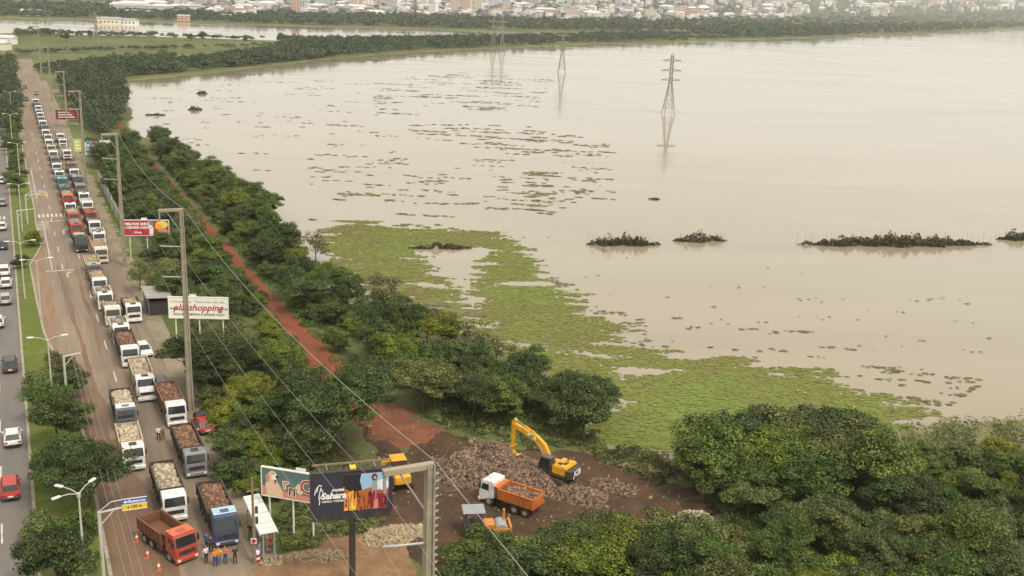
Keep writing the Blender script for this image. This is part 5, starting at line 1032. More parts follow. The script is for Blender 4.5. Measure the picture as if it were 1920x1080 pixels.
rect = lambda a, b, c, d: [tuple(rp(a, c).xy), tuple(rp(b, c).xy), tuple(rp(b, d).xy), tuple(rp(a, d).xy)]
roads_forbid = [yard_poly, lawn, rect(136, 159, 18, 29.5), rect(194, 216, 18, 27.5)]
BR = [('broad', k) for k in range(4)]; BU = [('bush', k) for k in range(3)]; TA = [('tall', k) for k in range(2)]
def zoneA():
    s = random.uniform(100, 330); t = random.uniform(22.0 if s > 128 else 24, 29.5 if 122 < s < 165 else 30.8)
    return rp(s, t)
def shore_t(s): return float(np.interp(s, [q[0] for q in shore_st], [q[1] for q in shore_st]))
def zoneB():
    s = random.uniform(112, 340); lo = 40.2 + (2.5 if s < 150 else 0); hi = shore_t(s) - 0.6
    return rp(s, random.uniform(lo, hi)) if hi > lo else None
clear_b = [[tuple(at(*p).xy) for p in [(730, 745), (780, 640), (850, 660), (930, 700), (900, 760)]]]
belt(165, zoneA, BR * 2 + BU + TA, 'between avenue and red track', 2, roads_forbid)
belt(125, zoneB, BR * 2 + BU, 'between red track and lake', 2, roads_forbid)
def edgeA():
    s = random.uniform(128, 330); return rp(s, 33.6 + random.uniform(-.6, .4) - (1.2 if s < 160 else 0) if random.random() < (0.6 if s < 200 else 0.42) else 39.2 + random.uniform(-.6, .5) + (1 if s < 160 else 0))
belt(80, edgeA, BU, 'edging the red track', 1, roads_forbid, ['mid green', 'olive', 'dark green', 'yellow green'], 0.85, 0.42)
def roadside():
    p = rp(random.uniform(97, 150), random.uniform(19.5, 27)); return p
belt(34, roadside, BU, 'on the roadside verge', 1, roads_forbid, ['mid green', 'olive', 'dark green', 'yellow green'], 0.85, 0.5)
# the lone headland of dark trees beside the yard
head = [tuple(at(*p).xy) for p in [(835, 775), (830, 725), (880, 700), (960, 745), (1060, 760), (1125, 785), (1075, 808), (960, 798), (890, 790)]]
def zoneH():
    x = random.uniform(min(p[0] for p in head), max(p[0] for p in head)); y = random.uniform(min(p[1] for p in head), max(p[1] for p in head)); return Vector((x, y, 0)) if inside((x, y), head) else None
_n = near; near = lambda s: ''
belt(22, zoneH, BR, 'on the headland beside the yard', 2, [], ['dark green', 'dark green', 'mid green'], 1.0, 0.5)
# thicket on the near shore
near_poly = [tuple(at(*p).xy) for p in [(1262, 905), (1320, 868), (1480, 850), (1600, 850), (1700, 870), (1920, 850), (2150, 850), (2150, 1260), (1600, 1330), (1000, 1330), (830, 1160), (840, 1052), (930, 1052), (1020, 1040), (1090, 1012), (1190, 1020), (1300, 1045), (1390, 1015), (1350, 955)]]
LM_C = [(1000, 'beside the roller'), (1200, 'below the stone trail'), (1400, 'below the pale stone scatter'), (1600, 'amid the near thicket'), (1800, 'below the pale marsh'), (2000, 'ending the near thicket')]
def zoneC():
    x = random.uniform(min(p[0] for p in near_poly), max(p[0] for p in near_poly)); y = random.uniform(min(p[1] for p in near_poly), max(p[1] for p in near_poly)); return Vector((x, y, 0)) if inside((x, y), near_poly) else None
def pix(p):
    c = CAM_R.transposed() @ (p - Vector((0, 0, CAM_H))); return 960 + FPX * c.x / -c.z, 540 - FPX * c.y / -c.z
made = 0; tries = 0
while made < 210 and tries < 16000:
    tries += 1; p = zoneC()
    if p is None: continue
    kd = random.choice(BR + BU + BU + TA[:1]); sc = random.uniform(0.7, 1.12); r = TREES[kd][2] * sc
    if not ok(p, r, 0.44): continue
    u_, v_ = pix(p)
    if v_ < 945 and u_ > 1660 and kd[0] != 'bush': continue
    if 1050 < u_ < 1300 and v_ < 1110: kd = random.choice(BR); sc = random.uniform(0.8, 1.0)
    if 1300 < u_ < 1660 and v_ < 960: kd = random.choice(BR); sc = random.uniform(0.95, 1.3)
    tn = random.choice(TONES + ['mid green', 'olive', 'yellow green']); u_, v_ = pix(p); bush = kd[0] == 'bush'
    lm = min(LM_C, key=lambda q: abs(q[0] - u_))[1]; size = 'small' if sc < 0.82 else 'large' if sc > 0.98 else 'middling'
    tree(kd[0], kd[1], p, f"{size} {tn} {'waterside ' if v_ < 930 else ''}{'bush' if bush else 'tree'} {lm}", 'trees of the near thicket', tn, sc, sc * random.uniform(0.75, 1.0), name='bush' if bush else 'broadleaf_tree', cat='bush' if bush else 'tree'); made += 1
# low undergrowth that closes the gaps between the trees
def undergrowth(n, fn, seed, forbid):
    P = []
    while len(P) < n:
        p = fn()
        if p is not None and not any(inside((p.x, p.y), f) for f in forbid): P.append((p.x, p.y, 0.0))
    q = np.random.default_rng(seed); blobs('undergrowth', np.array(P), q.uniform(0.8, 1.7, n) * (0.6 if seed == 94 else 1), q.uniform(0.6, 1.9, n) * (0.4 if seed == 94 else 0.55 if seed in (95, 96) else 1), 0.17, 70, LEAF['olive'] if seed in (91, 94) else LEAF['mid green'], seed)
def in_marsh(poly):
    def f():
        x = random.uniform(min(p[0] for p in poly), max(p[0] for p in poly)); y = random.uniform(min(p[1] for p in poly), max(p[1] for p in poly)); return Vector((x, y, 0)) if inside((x, y), poly) else None
    return f
def track_edges():
    s = random.uniform(125, 330); return rp(s, random.uniform(31.0, 34.3) if random.random() < 0.5 else random.uniform(38.2, 41.5))
fringe = [tuple(at(*p).xy) for p in [(690, 745), (800, 770), (960, 800), (1120, 810), (1140, 850), (1000, 838), (870, 812), (740, 752)]]
low = [tuple(at(*p).xy) for p in [(800, 1045), (1000, 1020), (1200, 1010), (1380, 985), (1390, 1040), (1000, 1080), (810, 1090)]]
side = [tuple(at(*p).xy) for p in [(520, 960), (600, 940), (700, 930), (700, 990), (600, 1020), (535, 1040)]]
UNDER = [(620, track_edges, 95, []), (150, in_marsh(fringe), 94, []), (160, in_marsh(low), 96, []), (120, in_marsh(side), 94, []), (90, in_marsh(marsh), 94, []), (150, in_marsh(marsh2), 91, []), (1100, zoneC, 90, []), (1250, zoneA, 91, roads_forbid[:2]), (900, zoneB, 92, roads_forbid), (160, zoneH, 93, [])]
# drowned, half-leafless shrubs at the waterline
for i, (u, v, sc, lb) in enumerate([(592, 492, 1.1, 'brownish drowned shrub at the corner of the floating mat'), (560, 470, 0.9, 'brownish drowned shrub below the lakeside bend'), (720, 592, 1.25, 'large brownish drowned shrub standing in patchy water'), (700, 545, 0.7, 'small drowned shrub amid the mat'), (800, 640, 1.1, 'greyish drowned shrub before the headland'), (770, 640, 0.9, 'thin drowned shrub beside the lakeside trees'), (885, 680, 1.2, 'broad drowned shrub behind the headland trees'), (930, 690, 1.0, 'drowned shrub nearest the green mat'), (640, 560, 0.8, 'low drowned shrub at the lakeside trees'), (475, 385, 1.0, 'drowned shrub off the middle of the lakeside trees'), (1290, 905, 0.7, 'leafless shrub at the marsh edge')]):
    tree('sparse', i % 2, at(u, v, -0.4), lb, 'drowned shrubs along the shore', 'brownish' if i % 3 else 'olive', sc, name='shrub', cat='shrub')
# trees across the far carriageway and on the far median
for i in range(26):
    s = 268 + i * 7.5 + random.uniform(-2, 2); t = random.uniform(-0.2, 3.0)
    kd = random.choice(BU + BR[:1]); tree(kd[0], kd[1], rp(s, t, 0.14), f'{"dark" if i % 2 else "mid green"} {"shrub" if kd[0] == "bush" else "tree"} in the far median row', 'row of trees on the far median', 'dark green' if i % 2 else 'mid green', random.uniform(0.6, 0.95), name='shrub' if kd[0] == 'bush' else 'broadleaf_tree', cat='shrub' if kd[0] == 'bush' else 'tree')

# ------------------------------------------------------------------ distant woods, one mass each
def blobs(name, P, r, h, leaf, nl, m, seed):
    """many crowns in one mass: P (n,3) feet, r and h arrays"""
    rng = np.random.default_rng(seed); n = len(P); P = np.repeat(P, nl, 0); r = np.repeat(r, nl); h = np.repeat(h, nl)
    d = rng.normal(0, 1, (n * nl, 3)); d /= np.linalg.norm(d, axis=1)[:, None]; d[:, 2] = np.abs(d[:, 2]) * 0.8 + d[:, 2] * 0.2
    rad = rng.uniform(0.6, 1.0, n * nl)
    C = P + np.stack([d[:, 0] * r * rad, d[:, 1] * r * rad, h * 0.5 + d[:, 2] * h * 0.5 * rad], 1)
    V, F = leaves(C, d + np.array([0, 0, 0.3]), leaf, rng, 0.4); T = np.clip(np.repeat(rng.uniform(0.1, 0.9, n), nl) + rng.normal(0, 0.15, n * nl), 0, 1)
    o = link(name, npmesh(name, V, F, False, np.repeat(T, 4)), None, m); tag(o, kind='stuff'); return o
FAR_LEAF = tinted('leaf_far', (0.022, 0.036, 0.014), (0.085, 0.112, 0.045), 0.7, 0.1)
rg = np.random.default_rng(77)
def scatter_px(poly, n):
    out = []; us = [p[0] for p in poly]; vs_ = [p[1] for p in poly]
    while len(out) < n:
        u, v = rg.uniform(min(us), max(us)), rg.uniform(min(vs_), max(vs_))
        if inside((u, v), poly): q = at(u, v); out.append((q.x, q.y, 0.0))
    return np.array(out)
def far_wood(name, poly, n, r0, r1, h0, h1, leaf, nl, seed):
    P = scatter_px(poly, n); blobs(name, P, rg.uniform(r0, r1, n), rg.uniform(h0, h1, n), leaf, nl, FAR_LEAF, seed)
far_wood('far_wood', [(530, 88), (600, 82), (760, 80), (900, 77), (1080, 74), (1120, 70), (1250, 66), (1290, 66), (1290, 75), (1150, 77), (1000, 83), (850, 89), (700, 97), (580, 106), (520, 106)], 1100, 2.5, 4.5, 4, 8.5, 1.1, 60, 1)
far_wood('far_wood', [(330, 122), (420, 108), (520, 95), (600, 90), (640, 100), (560, 112), (450, 124), (340, 136), (215, 146), (215, 125)], 620, 2.0, 4.0, 3, 6.5, 0.9, 60, 2)
far_wood('far_wood', [(120, 190), (120, 140), (205, 128), (225, 150), (235, 200), (215, 235), (170, 235)], 330, 2.4, 4.2, 5, 8, 0.6, 130, 3)
far_wood('far_wood', [(160, 240), (215, 200), (215, 245), (200, 262)], 60, 2.2, 3.8, 4, 7, 0.5, 160, 4)
far_wood('far_wood', [(0, 150), (0, 120), (25, 118), (30, 180), (30, 240), (0, 260)], 130, 2.4, 4.0, 5, 8, 0.6, 120, 5)
far_wood('far_wood', [(1290, 68), (1290, 58), (1500, 55), (1700, 50), (1930, 40), (1930, 52), (1800, 58), (1700, 61), (1500, 69), (1400, 71)], 900, 4, 7, 7, 13, 2.6, 34, 6)
far_wood('far_wood', [(30, 62), (60, 58), (100, 62), (330, 69), (500, 74), (500, 77), (330, 73), (100, 68), (30, 68)], 160, 2.2, 3.8, 2.5, 5, 1.0, 40, 7)
far_wood('far_hedge', [(30, 100), (250, 92), (520, 86), (520, 88), (250, 95), (30, 104)], 90, 2, 3.5, 2, 4, 0.8, 40, 11)
far_wood('far_hedge', [(60, 130), (230, 110), (330, 104), (330, 112), (230, 122), (90, 140)], 170, 2, 3.5, 2, 5, 0.8, 50, 12)
bank = lambda u: float(np.interp(u, [-50, 0, 100, 200, 300, 400, 500, 600, 700, 800, 900, 1000, 1240, 1300, 1500, 1700, 1920], [30, 31, 33, 35, 38, 41, 45, 48, 50, 53, 56, 57.5, 60, 60, 58, 52, 42]))
# hills behind the town
def hz(x, y):
    k = max(0.0, min(1.0, (y - 1900 - min(1500.0, max(0.0, x - 200) * 1.35)) / 3000)); k = k * k * (3 - 2 * k)
    return k * (112 + 26 * noise.noise(Vector((x / 900, y / 900, 3))) + 12 * noise.noise(Vector((x / 300, y / 300, 5)))) - 1.6
V, F = [], []; nx, ny = 90, 50
for j in range(ny):
    for i in range(nx):
        x, y = -6800 + 13600 * i / (nx - 1), 1850 + 5450 * j / (ny - 1); V.append((x, y, hz(x, y)))
for j in range(ny - 1):
    for i in range(nx - 1): a = j * nx + i; F.append((a, a + 1, a + nx + 1, a + nx))
hill_m = mat('hill_cover', (0.075, 0.088, 0.045), rough=0.95, var=0.35, scale=0.02, spec=0.05, world_co=True, dirt=(0.12, 0.11, 0.075), dirt_amt=0.6, dirt_scale=0.006)
tag(link('hills', npmesh('hills', V, F, True), None, hill_m), kind='structure')
def hit(u, v):
    d = CAM_R @ Vector(((u - 960) / FPX, -(v - 540) / FPX, -1)); y = 900.0
    while y < 6500:
        k = y / d.y; z = CAM_H + d.z * k; g = max(0.0, hz(d.x * k, y)) if y > 1850 else 0.0
        if z <= g: return Vector((d.x * k, y, g))
        y += 12
    return None
pts = []
while len(pts) < 4300:
    u = rg.uniform(-20, 1940); v = bank(u) - (rg.uniform(0, 20) if rg.uniform() < 0.5 else rg.uniform(0, 62)) - 0.5
    q = hit(u, v) if v > -14 else None
    if q: pts.append((q.x, q.y, q.z))
pts = np.array(pts); dd = np.linalg.norm(pts[:, :2], axis=1)
blobs('far_wood', pts, rg.uniform(3.5, 7, len(pts)), rg.uniform(5, 10, len(pts)), 2.4, 30, FAR_LEAF, 8)
for a_ in UNDER: undergrowth(*a_)
# trees right along the far banks
pts = []
nu = [p[0] for p in north_px]; nv = [p[1] for p in north_px]; cu = [p[0] for p in canal_px[1:18]]; cv = [p[1] for p in canal_px[1:18]]
while len(pts) < 1500:
    w_ = rg.integers(0, 3)
    if w_ == 0: u = rg.uniform(430, 1960); v = float(np.interp(u, nu, nv)) - 0.6 - rg.uniform(0, 5) * (1 if u < 1300 else 0.6)
    elif w_ == 1: u = rg.uniform(-10, 1240); v = bank(u) - 0.2 - rg.uniform(0, 4)
    else: u = rg.uniform(520, 1235); v = float(np.interp(u, cu, cv)) + 0.8 + rg.uniform(0, 3)
    q = at(u, v)
    if 300 < q.y < 3300: pts.append((q.x, q.y, 0.0))
pts = np.array(pts); ln = np.linalg.norm(pts[:, :2], axis=1)
blobs('far_wood', pts, rg.uniform(2.2, 4.2, len(pts)) * np.maximum(1, ln / 1500), rg.uniform(3.0, 7.5, len(pts)) * np.maximum(1, ln / 1900), 1.5, 40, FAR_LEAF, 18)
# a few trees that stand out against the canal
for u, v, k, sc, lb in [(283, 78, ('sparse', 0), 1.7, 'lone ragged tree against the canal'), (357, 76, ('bush', 1), 1.5, 'round tree beside the conical one against the canal'), (379, 80, ('tall', 1), 1.25, 'conical tree against the canal'), (125, 78, ('broad', 2), 1.1, 'round tree in the grass flats'), (170, 74, ('tall', 0), 0.9, 'slim tree by the pale pylon'), (460, 78, ('bush', 0), 1.2, 'small tree at the end of the grass flats')]:
    tree(k[0], k[1], at(u, v), lb, 'lone trees on the grass flats', 'dark green', sc)

# ------------------------------------------------------------------ the town
WALLS = [mat('town_wall_%d' % i, c, rough=0.8, var=0.06, scale=0.3) for i, c in enumerate([(0.82, 0.81, 0.78), (0.66, 0.62, 0.54), (0.45, 0.43, 0.40), (0.66, 0.52, 0.42), (0.70, 0.66, 0.52), (0.52, 0.52, 0.53), (0.60, 0.35, 0.28)])]
ROOFS = [mat('town_roof_%d' % i, c, rough=0.8, var=0.1, scale=0.3) for i, c in enumerate([(0.34, 0.33, 0.32), (0.55, 0.54, 0.52), (0.34, 0.17, 0.11), (0.24, 0.23, 0.22), (0.70, 0.69, 0.66)])]
WIN = mat('town_window', (0.06, 0.065, 0.075), rough=0.2, var=0.2, scale=0.2)
HW = []
for w, dp, h, rh in ((12, 9, 4, 2.2), (18, 10, 5, 2.0), (10, 10, 6.5, 1.8), (30, 16, 7, 2.2), (14, 10, 7.5, 1.6)):
    wm = MB().box((0, 0, h / 2 - 0.5), (w, dp, h + 1)).mesh('wall'); o_ = 0.5
    rm = MB().add([(-w / 2 - o_, -dp / 2 - o_, h), (w / 2 + o_, -dp / 2 - o_, h), (w / 2 + o_, dp / 2 + o_, h), (-w / 2 - o_, dp / 2 + o_, h), (-w / 2 + dp * .25, 0, h + rh), (w / 2 - dp * .25, 0, h + rh)], [(0, 1, 5, 4), (2, 3, 4, 5), (1, 2, 5), (3, 0, 4), (3, 2, 1, 0)]).mesh('roof')
    b_ = MB(); nwin = int(w / 3.2)
    for fl in range(max(1, int(h / 3.2))):
        for i in range(nwin): b_.box((-w / 2 + (i + 0.5) * w / nwin, -dp / 2 - 0.02, 1.6 + fl * 3.0), (1.4, 0.1, 1.3))
    HW.append((wm, rm, b_.mesh('window_row'), max(w, dp)))
cnt = 0; spots = []
col_of = ['white', 'buff', 'grey', 'peach', 'cream', 'pale grey', 'brick-pink']; rf_of = ['grey', 'pale grey', 'terracotta', 'dark', 'white']
while cnt < 300:
    u = rg.uniform(230, 1930); top = bank(u) - (9 if u < 480 else 19 if u < 1250 else 24 if u < 1500 else 26); v = rg.uniform(min(-8, top - 8), top)
    if u > 1480 and rg.uniform() < 0.6: continue
    if v < -12: continue
    q = hit(u, v)
    if q is None or any((q.x - a) ** 2 + (q.y - b) ** 2 < 14 ** 2 for a, b in spots): continue
    spots.append((q.x, q.y)); k = rg.integers(0, 5) if u > 380 else 3; wm, rm, nm_, _ = HW[k]; wi = rg.choice([0, 0, 0, 1, 2, 3, 4, 5, 6]); ri = rg.choice([0, 1, 1, 2, 3, 4, 4])
    e = empty('town_house', (q.x, q.y, q.z), rg.uniform(-0.5, 0.5) + (1.57 if rg.uniform() < 0.3 else 0)); sc = rg.uniform(1.0, 1.5) * max(1.0, q.length / 2600); e.scale = (sc, sc, sc)
    tag(e, f'{col_of[wi]} {["low", "long low", "square", "wide", "two-storey"][k]} town house with {rf_of[ri]} roof', 'house', f'houses of the distant town {k}{wi}{ri}')
    link('wall', wm, e, WALLS[wi]); link('roof', rm, e, ROOFS[ri]); wn_ = link('window_row', nm_, e, WIN); wn_['kind'] = 'stuff'; cnt += 1
# the rest of the town's roofs, too many and too small to tell apart
FARH = tinted('far_house_wall', (0.13, 0.12, 0.11), (0.62, 0.60, 0.57), 0.8); V, F, T = [], [], []; n_ = 0
while n_ < 1150:
    u = rg.uniform(300, 1500) if n_ < 960 else rg.uniform(1400, 1930); top = bank(u) - (10 if u < 480 else 18 if u < 1250 else 24); v = rg.uniform(min(-8, top - 8), top); q = hit(u, v)
    if q is None: continue
    w, d_, h, rh = rg.uniform(7, 16), rg.uniform(7, 12), rg.uniform(4, 11) * max(1, q.length / 3000), rg.uniform(0.3, 2.2); a = rg.uniform(-.6, .6); ca, sa = math.cos(a), math.sin(a); b0 = len(V); t0 = rg.uniform(0, 1) ** 1.4
    for z, k in ((-1, 1.0), (h, 1.0), (h + rh, 0.35)):
        for sx, sy in ((-1, -1), (1, -1), (1, 1), (-1, 1)):
            x, y = sx * w / 2 * (1 if k == 1 else 0.8), sy * d_ / 2 * k; V.append((q.x + x * ca - y * sa, q.y + x * sa + y * ca, q.z + z)); T.append(t0 if z < h + 0.1 else max(0, t0 - 0.35) if rg.uniform() < .5 else min(1, t0 + .2))
    for l_ in (0, 4):
        for i in range(4): F.append((b0 + l_ + i, b0 + l_ + (i + 1) % 4, b0 + l_ + 4 + (i + 1) % 4, b0 + l_ + 4 + i))
    F.append((b0 + 8, b0 + 9, b0 + 10, b0 + 11)); n_ += 1
tag(link('far_houses', npmesh('far_houses', V, F, False, T), None, FARH), kind='stuff')
AP = [(553, 27, 12, 46, 6, 'brick-pink slab'), (566, 24, 16, 18, 5, 'grey block beside the pink slab'), (604, 12, 26, 30, 5, 'blue-grey block cut by the frame'), (664, 17, 16, 45, 3, 'striped peach tower'), (690, 16, 18, 20, 0, 'white block next to the striped tower'), (795, 15, 16, 40, 4, 'cream tower above white houses'), (812, 29, 14, 22, 0, 'white slab at the wood edge'), (808, 14, 16, 34, 3, 'peach tower behind the white slab'), (852, 24, 16, 32, 3, 'peach twin tower, inner'), (875, 25, 18, 34, 3, 'peach twin tower, outer'), (897, 24, 14, 26, 4, 'cream block beside the peach twins'), (926, 14, 24, 28, 5, 'grey block with dark bands'), (948, 22, 16, 24, 5, 'grey slab behind bare roofs'),
      (1015, 26, 14, 15, 4, 'olive-cream low block'), (1070, 30, 30, 16, 3, 'wide peach block of two wings'), (1112, 14, 16, 22, 3, 'salmon tower high on the slope'), (1133, 28, 22, 14, 4, 'pale green low block'), (1180, 26, 14, 20, 5, 'thin grey block beside the yellow one'), (1219, 36, 22, 20, 4, 'yellow block at the wood edge'), (1215, 12, 12, 26, 0, 'white spire-like tower'), (1275, 28, 26, 18, 3, 'peach terraced block'), (1305, 30, 24, 18, 3, 'salmon terraced block'), (1400, 14, 22, 22, 4, 'cream block high on the slope'), (1495, 30, 20, 16, 4, 'cream block before dark trees'), (1640, 30, 20, 20, 4, 'cream twin block on the wooded end'), (1657, 30, 18, 20, 3, 'orange-buff block on the wooded end'), (735, 22, 18, 20, 5, 'grey block between the trees and the striped tower'), (1000, 12, 20, 24, 2, 'dark grey block high on the slope'), (1330, 12, 22, 22, 0, 'white block high on the slope'), (1160, 10, 18, 26, 5, 'pale grey tower high on the slope'), (1050, 8, 20, 26, 0, 'white tower high on the slope'), (880, 6, 20, 40, 2, 'grey tower behind the peach twins'), (970, 30, 16, 16, 0, 'white low block by the bare roofs')]
for u, v, w, h, wi, lb in AP:
    q = hit(u, max(v, bank(u) - 60))
    if q is None: continue
    k = q.length / 2000.0; w *= max(1.0, k * 0.62); h *= max(1.0, k * 0.55); dp = 14 * max(1, k * 0.6)
    e = empty('apartment_block', q, rg.uniform(-0.3, 0.3)); tag(e, lb + ' in the distant town', 'apartment block', 'apartment blocks of the distant town')
    MB().box((0, 0, h / 2 - 1), (w, dp, h + 2)).build('wall', WALLS[wi], e); MB().box((0, 0, h + 0.3), (w + 0.8, dp + 0.8, 0.5)).build('roof', ROOFS[3], e); MB().box((w * 0.1, 0, h + 1.8), (w * 0.3, dp * 0.35, 2.6)).build('lift_tower', WALLS[wi], e)
    fs = 3.0 * max(1, k * 0.5); nf = max(2, int(h / fs)); ncol = max(2, int(w / (3.4 * max(1, k * 0.5))))
    for sgn, nm_ in ((-1, 'window_row'), (1, 'window_row')):
        for fl in range(nf):
            b_ = MB()
            for i in range(ncol): b_.box((-w / 2 + (i + 0.5) * w / ncol, sgn * (dp / 2 + 0.03), (fl + 0.55) * h / nf), (w / ncol * 0.5, 0.12, h / nf * 0.45))
            if sgn < 0: o = b_.build('window_row', WIN, e); o['kind'] = 'stuff'
# low flooded buildings on the far canal bank
for u, v, w, h, wi, lb in [(205, 46, 26, 6, 4, 'cream flooded shed standing in the canal'), (240, 47, 20, 5, 0, 'white flooded shed beside the cream one'), (345, 40, 14, 6, 6, 'brick-pink house at the canal edge'), (430, 37, 26, 5, 0, 'white low sheds in the canal-side trees'), (262, 30, 34, 6, 0, 'long white warehouse before the grey fields'), (60, 30, 24, 6, 0, 'white shed by the far canal bend'), (12, 84, 12, 5, 0, 'white house at the end of the avenue'), (2, 95, 10, 5, 4, 'cream house at the end of the avenue')]:
    q = at(u, v, WATER); e = empty('flooded_shed', q, rg.uniform(-.15, .15)); tag(e, lb, 'shed', 'low buildings along the canal')
    MB().box((0, 0, h / 2), (w, 9, h)).build('wall', WALLS[wi], e); MB().add([(-w / 2 - .5, -5, h), (w / 2 + .5, -5, h), (w / 2 + .5, 5, h), (-w / 2 - .5, 5, h), (-w / 2, 0, h + 1.8), (w / 2, 0, h + 1.8)], [(0, 1, 5, 4), (2, 3, 4, 5), (1, 2, 5), (3, 0, 4)]).build('roof', ROOFS[int(rg.integers(0, 3))], e)
    for i in range(int(w / 4)): MB().box((-w / 2 + 2 + i * 4, -4.52, h * 0.5), (1.5, 0.1, 1.8)).build('window', WIN, e)

# ------------------------------------------------------------------ floating water plants
HYA = tinted('water_plant', (0.175, 0.150, 0.046), (0.165, 0.215, 0.040), 0.75, 0.1); HYB = tinted('water_plant_dry', (0.10, 0.09, 0.05), (0.20, 0.18, 0.095), 0.8, 0.1)
def wpoly(px): return [tuple(at(u, v, WATER).xy) for u, v in px]
MAT1 = wpoly([(600, 418), (680, 415), (760, 425), (860, 432), (930, 440), (965, 458), (990, 490), (1010, 520), (1050, 550), (1090, 585), (1140, 612), (1135, 628), (1110, 642), (1200, 657), (1300, 672), (1400, 680), (1450, 700), (1560, 712), (1640, 742), (1700, 762), (1690, 805), (1560, 822), (1400, 840), (1330, 860), (1260, 900), (1180, 880), (1100, 862), (1100, 800), (1165, 760), (1120, 720), (985, 700), (930, 650), (920, 600), (905, 560), (890, 540), (925, 500), (930, 470), (900, 462), (770, 458), (775, 480), (800, 505), (830, 530), (860, 560), (840, 590), (780, 570), (720, 540), (660, 520), (640, 480), (610, 450)])
ZONES = [  # outline, rafts per square metre, noise size, noise threshold, clump radius, dry share
    (wpoly([(620, 480), (700, 500), (860, 560), (930, 610), (985, 690), (1000, 720), (850, 665), (740, 620), (640, 560)]), 1.6, 5.0, 0.02, (0.3, 0.7), 0.25),
    (wpoly([(1440, 690), (1560, 680), (1720, 690), (1850, 715), (1760, 775), (1700, 805), (1640, 745), (1560, 714)]), 0.7, 4.5, 0.24, (0.15, 0.4), 0.85),
    (wpoly([(985, 470), (1030, 500), (1130, 570), (1200, 600), (1220, 650), (1140, 640), (1140, 610), (1050, 550)]), 1.0, 3.5, 0.24, (0.15, 0.45), 0.4),
    (wpoly([(1190, 600), (1300, 585), (1480, 610), (1650, 660), (1500, 690), (1300, 670), (1200, 655)]), 0.5, 4.0, 0.34, (0.15, 0.4), 0.7),
    (wpoly([(580, 290), (1000, 300), (1150, 265), (1150, 380), (1000, 410), (900, 430), (700, 425), (580, 420)]), 0.20, 8.0, 0.34, (0.3, 0.7), 0.7),
    (wpoly([(950, 320), (1080, 315), (1130, 350), (1060, 380), (960, 400), (900, 390)]), 0.4, 6.0, 0.26, (0.3, 0.65), 0.55),
    (wpoly([(760, 235), (960, 228), (1150, 270), (1150, 305), (960, 290), (780, 262)]), 0.26, 8.0, 0.28, (0.35, 0.85), 0.8),
    (wpoly([(700, 150), (860, 135), (1040, 150), (1000, 210), (850, 205), (700, 230)]), 0.10, 14.0, 0.26, (0.4, 0.9), 0.85),
    (wpoly([(260, 150), (700, 150), (760, 300), (560, 420), (450, 330), (300, 250)]), 0.05, 12.0, 0.42, (0.4, 0.8), 0.9),
    (wpoly([(960, 420), (1300, 470), (1900, 560), (1900, 700), (1500, 640), (1150, 560), (1000, 470)]), 0.06, 6.0, 0.34, (0.12, 0.3), 0.8),
]
rw = np.random.default_rng(9); NZ = lambda x, y, s, z: noise.noise(Vector((x / s, y / s, z))) + 0.5 * noise.noise(Vector((x / s * 2.3, y / s * 2.3, z + 7)))
clumps = {'a': [], 'b': []}      # x, y, z, r, tint
xs = [p[0] for p in MAT1]; ys = [p[1] for p in MAT1]; area = (max(xs) - min(xs) + 16) * (max(ys) - min(ys) + 16); n_try = int(area * 4.2)
XS, YS = xs, ys
X = rw.uniform(min(xs) - 8, max(xs) + 8, n_try); Y = rw.uniform(min(ys) - 8, max(ys) + 8, n_try)
G_ = {}  # distance to the outline on a coarse grid, looked up per raft
cell = 1.5
for x, y in zip(X, Y):
    k = (int(x // cell), int(y // cell))
    if k not in G_:
        c = ((k[0] + .5) * cell, (k[1] + .5) * cell); G_[k] = edge_dist(c, MAT1) * (1 if inside(c, MAT1) else -1)
    d = G_[k]
    if d < -6: continue
    nzv = NZ(x * 0.5, y * 1.7, 5.0, 0.0)
    if NZ(x * 0.35, y, 11.0, 17.0) < -0.42: continue          # torn channels of open water
    if d / 4.5 + nzv * 1.1 + 0.3 > 0:
        big = NZ(x, y, 28.0, 3.0)
        clumps['a'].append((x, y, WATER + rw.uniform(0.02, 0.08), rw.uniform(0.12, 0.34), 0.55 + 0.7 * big + 0.35 * NZ(x, y, 5.0, 5.0) + rw.normal(0, 0.14)))
# the closed carpet between the rafts
sv, sf = [], []; cc = 0.8
for i in range(int((min(xs) - 8) / cc), int((max(xs) + 8) / cc)):
    for j in range(int((min(ys) - 8) / cc), int((max(ys) + 8) / cc)):
        x, y = (i + .5) * cc, (j + .5) * cc; k = (int(x // cell), int(y // cell))
        if k not in G_ or G_[k] < -6: continue
        if NZ(x * 0.35, y, 11.0, 17.0) < -0.36: continue
        if G_[k] / 4.5 + NZ(x * 0.5, y * 1.7, 5.0, 0.0) * 1.1 + 0.05 > 0:
            b0 = len(sv); sv += [(x + sx * cc * (.5 + .12 * noise.noise(Vector((x + sx, y + sy, 1)))), y + sy * cc * .52, WATER + 0.012 + 0.002 * ((i + j) % 3)) for sx, sy in ((-1, -1), (1, -1), (1, 1), (-1, 1))]; sf.append((b0, b0 + 1, b0 + 2, b0 + 3))
sv = np.array(sv); stt = np.array([0.50 + 0.7 * NZ(q[0], q[1], 28.0, 3.0) + 0.3 * NZ(q[0], q[1], 3.0, 5.0) for q in sv])
tag(link('floating_carpet', npmesh('floating_carpet', sv, np.array(sf), False, np.clip(stt, 0, 1)), None, HYA), kind='stuff')
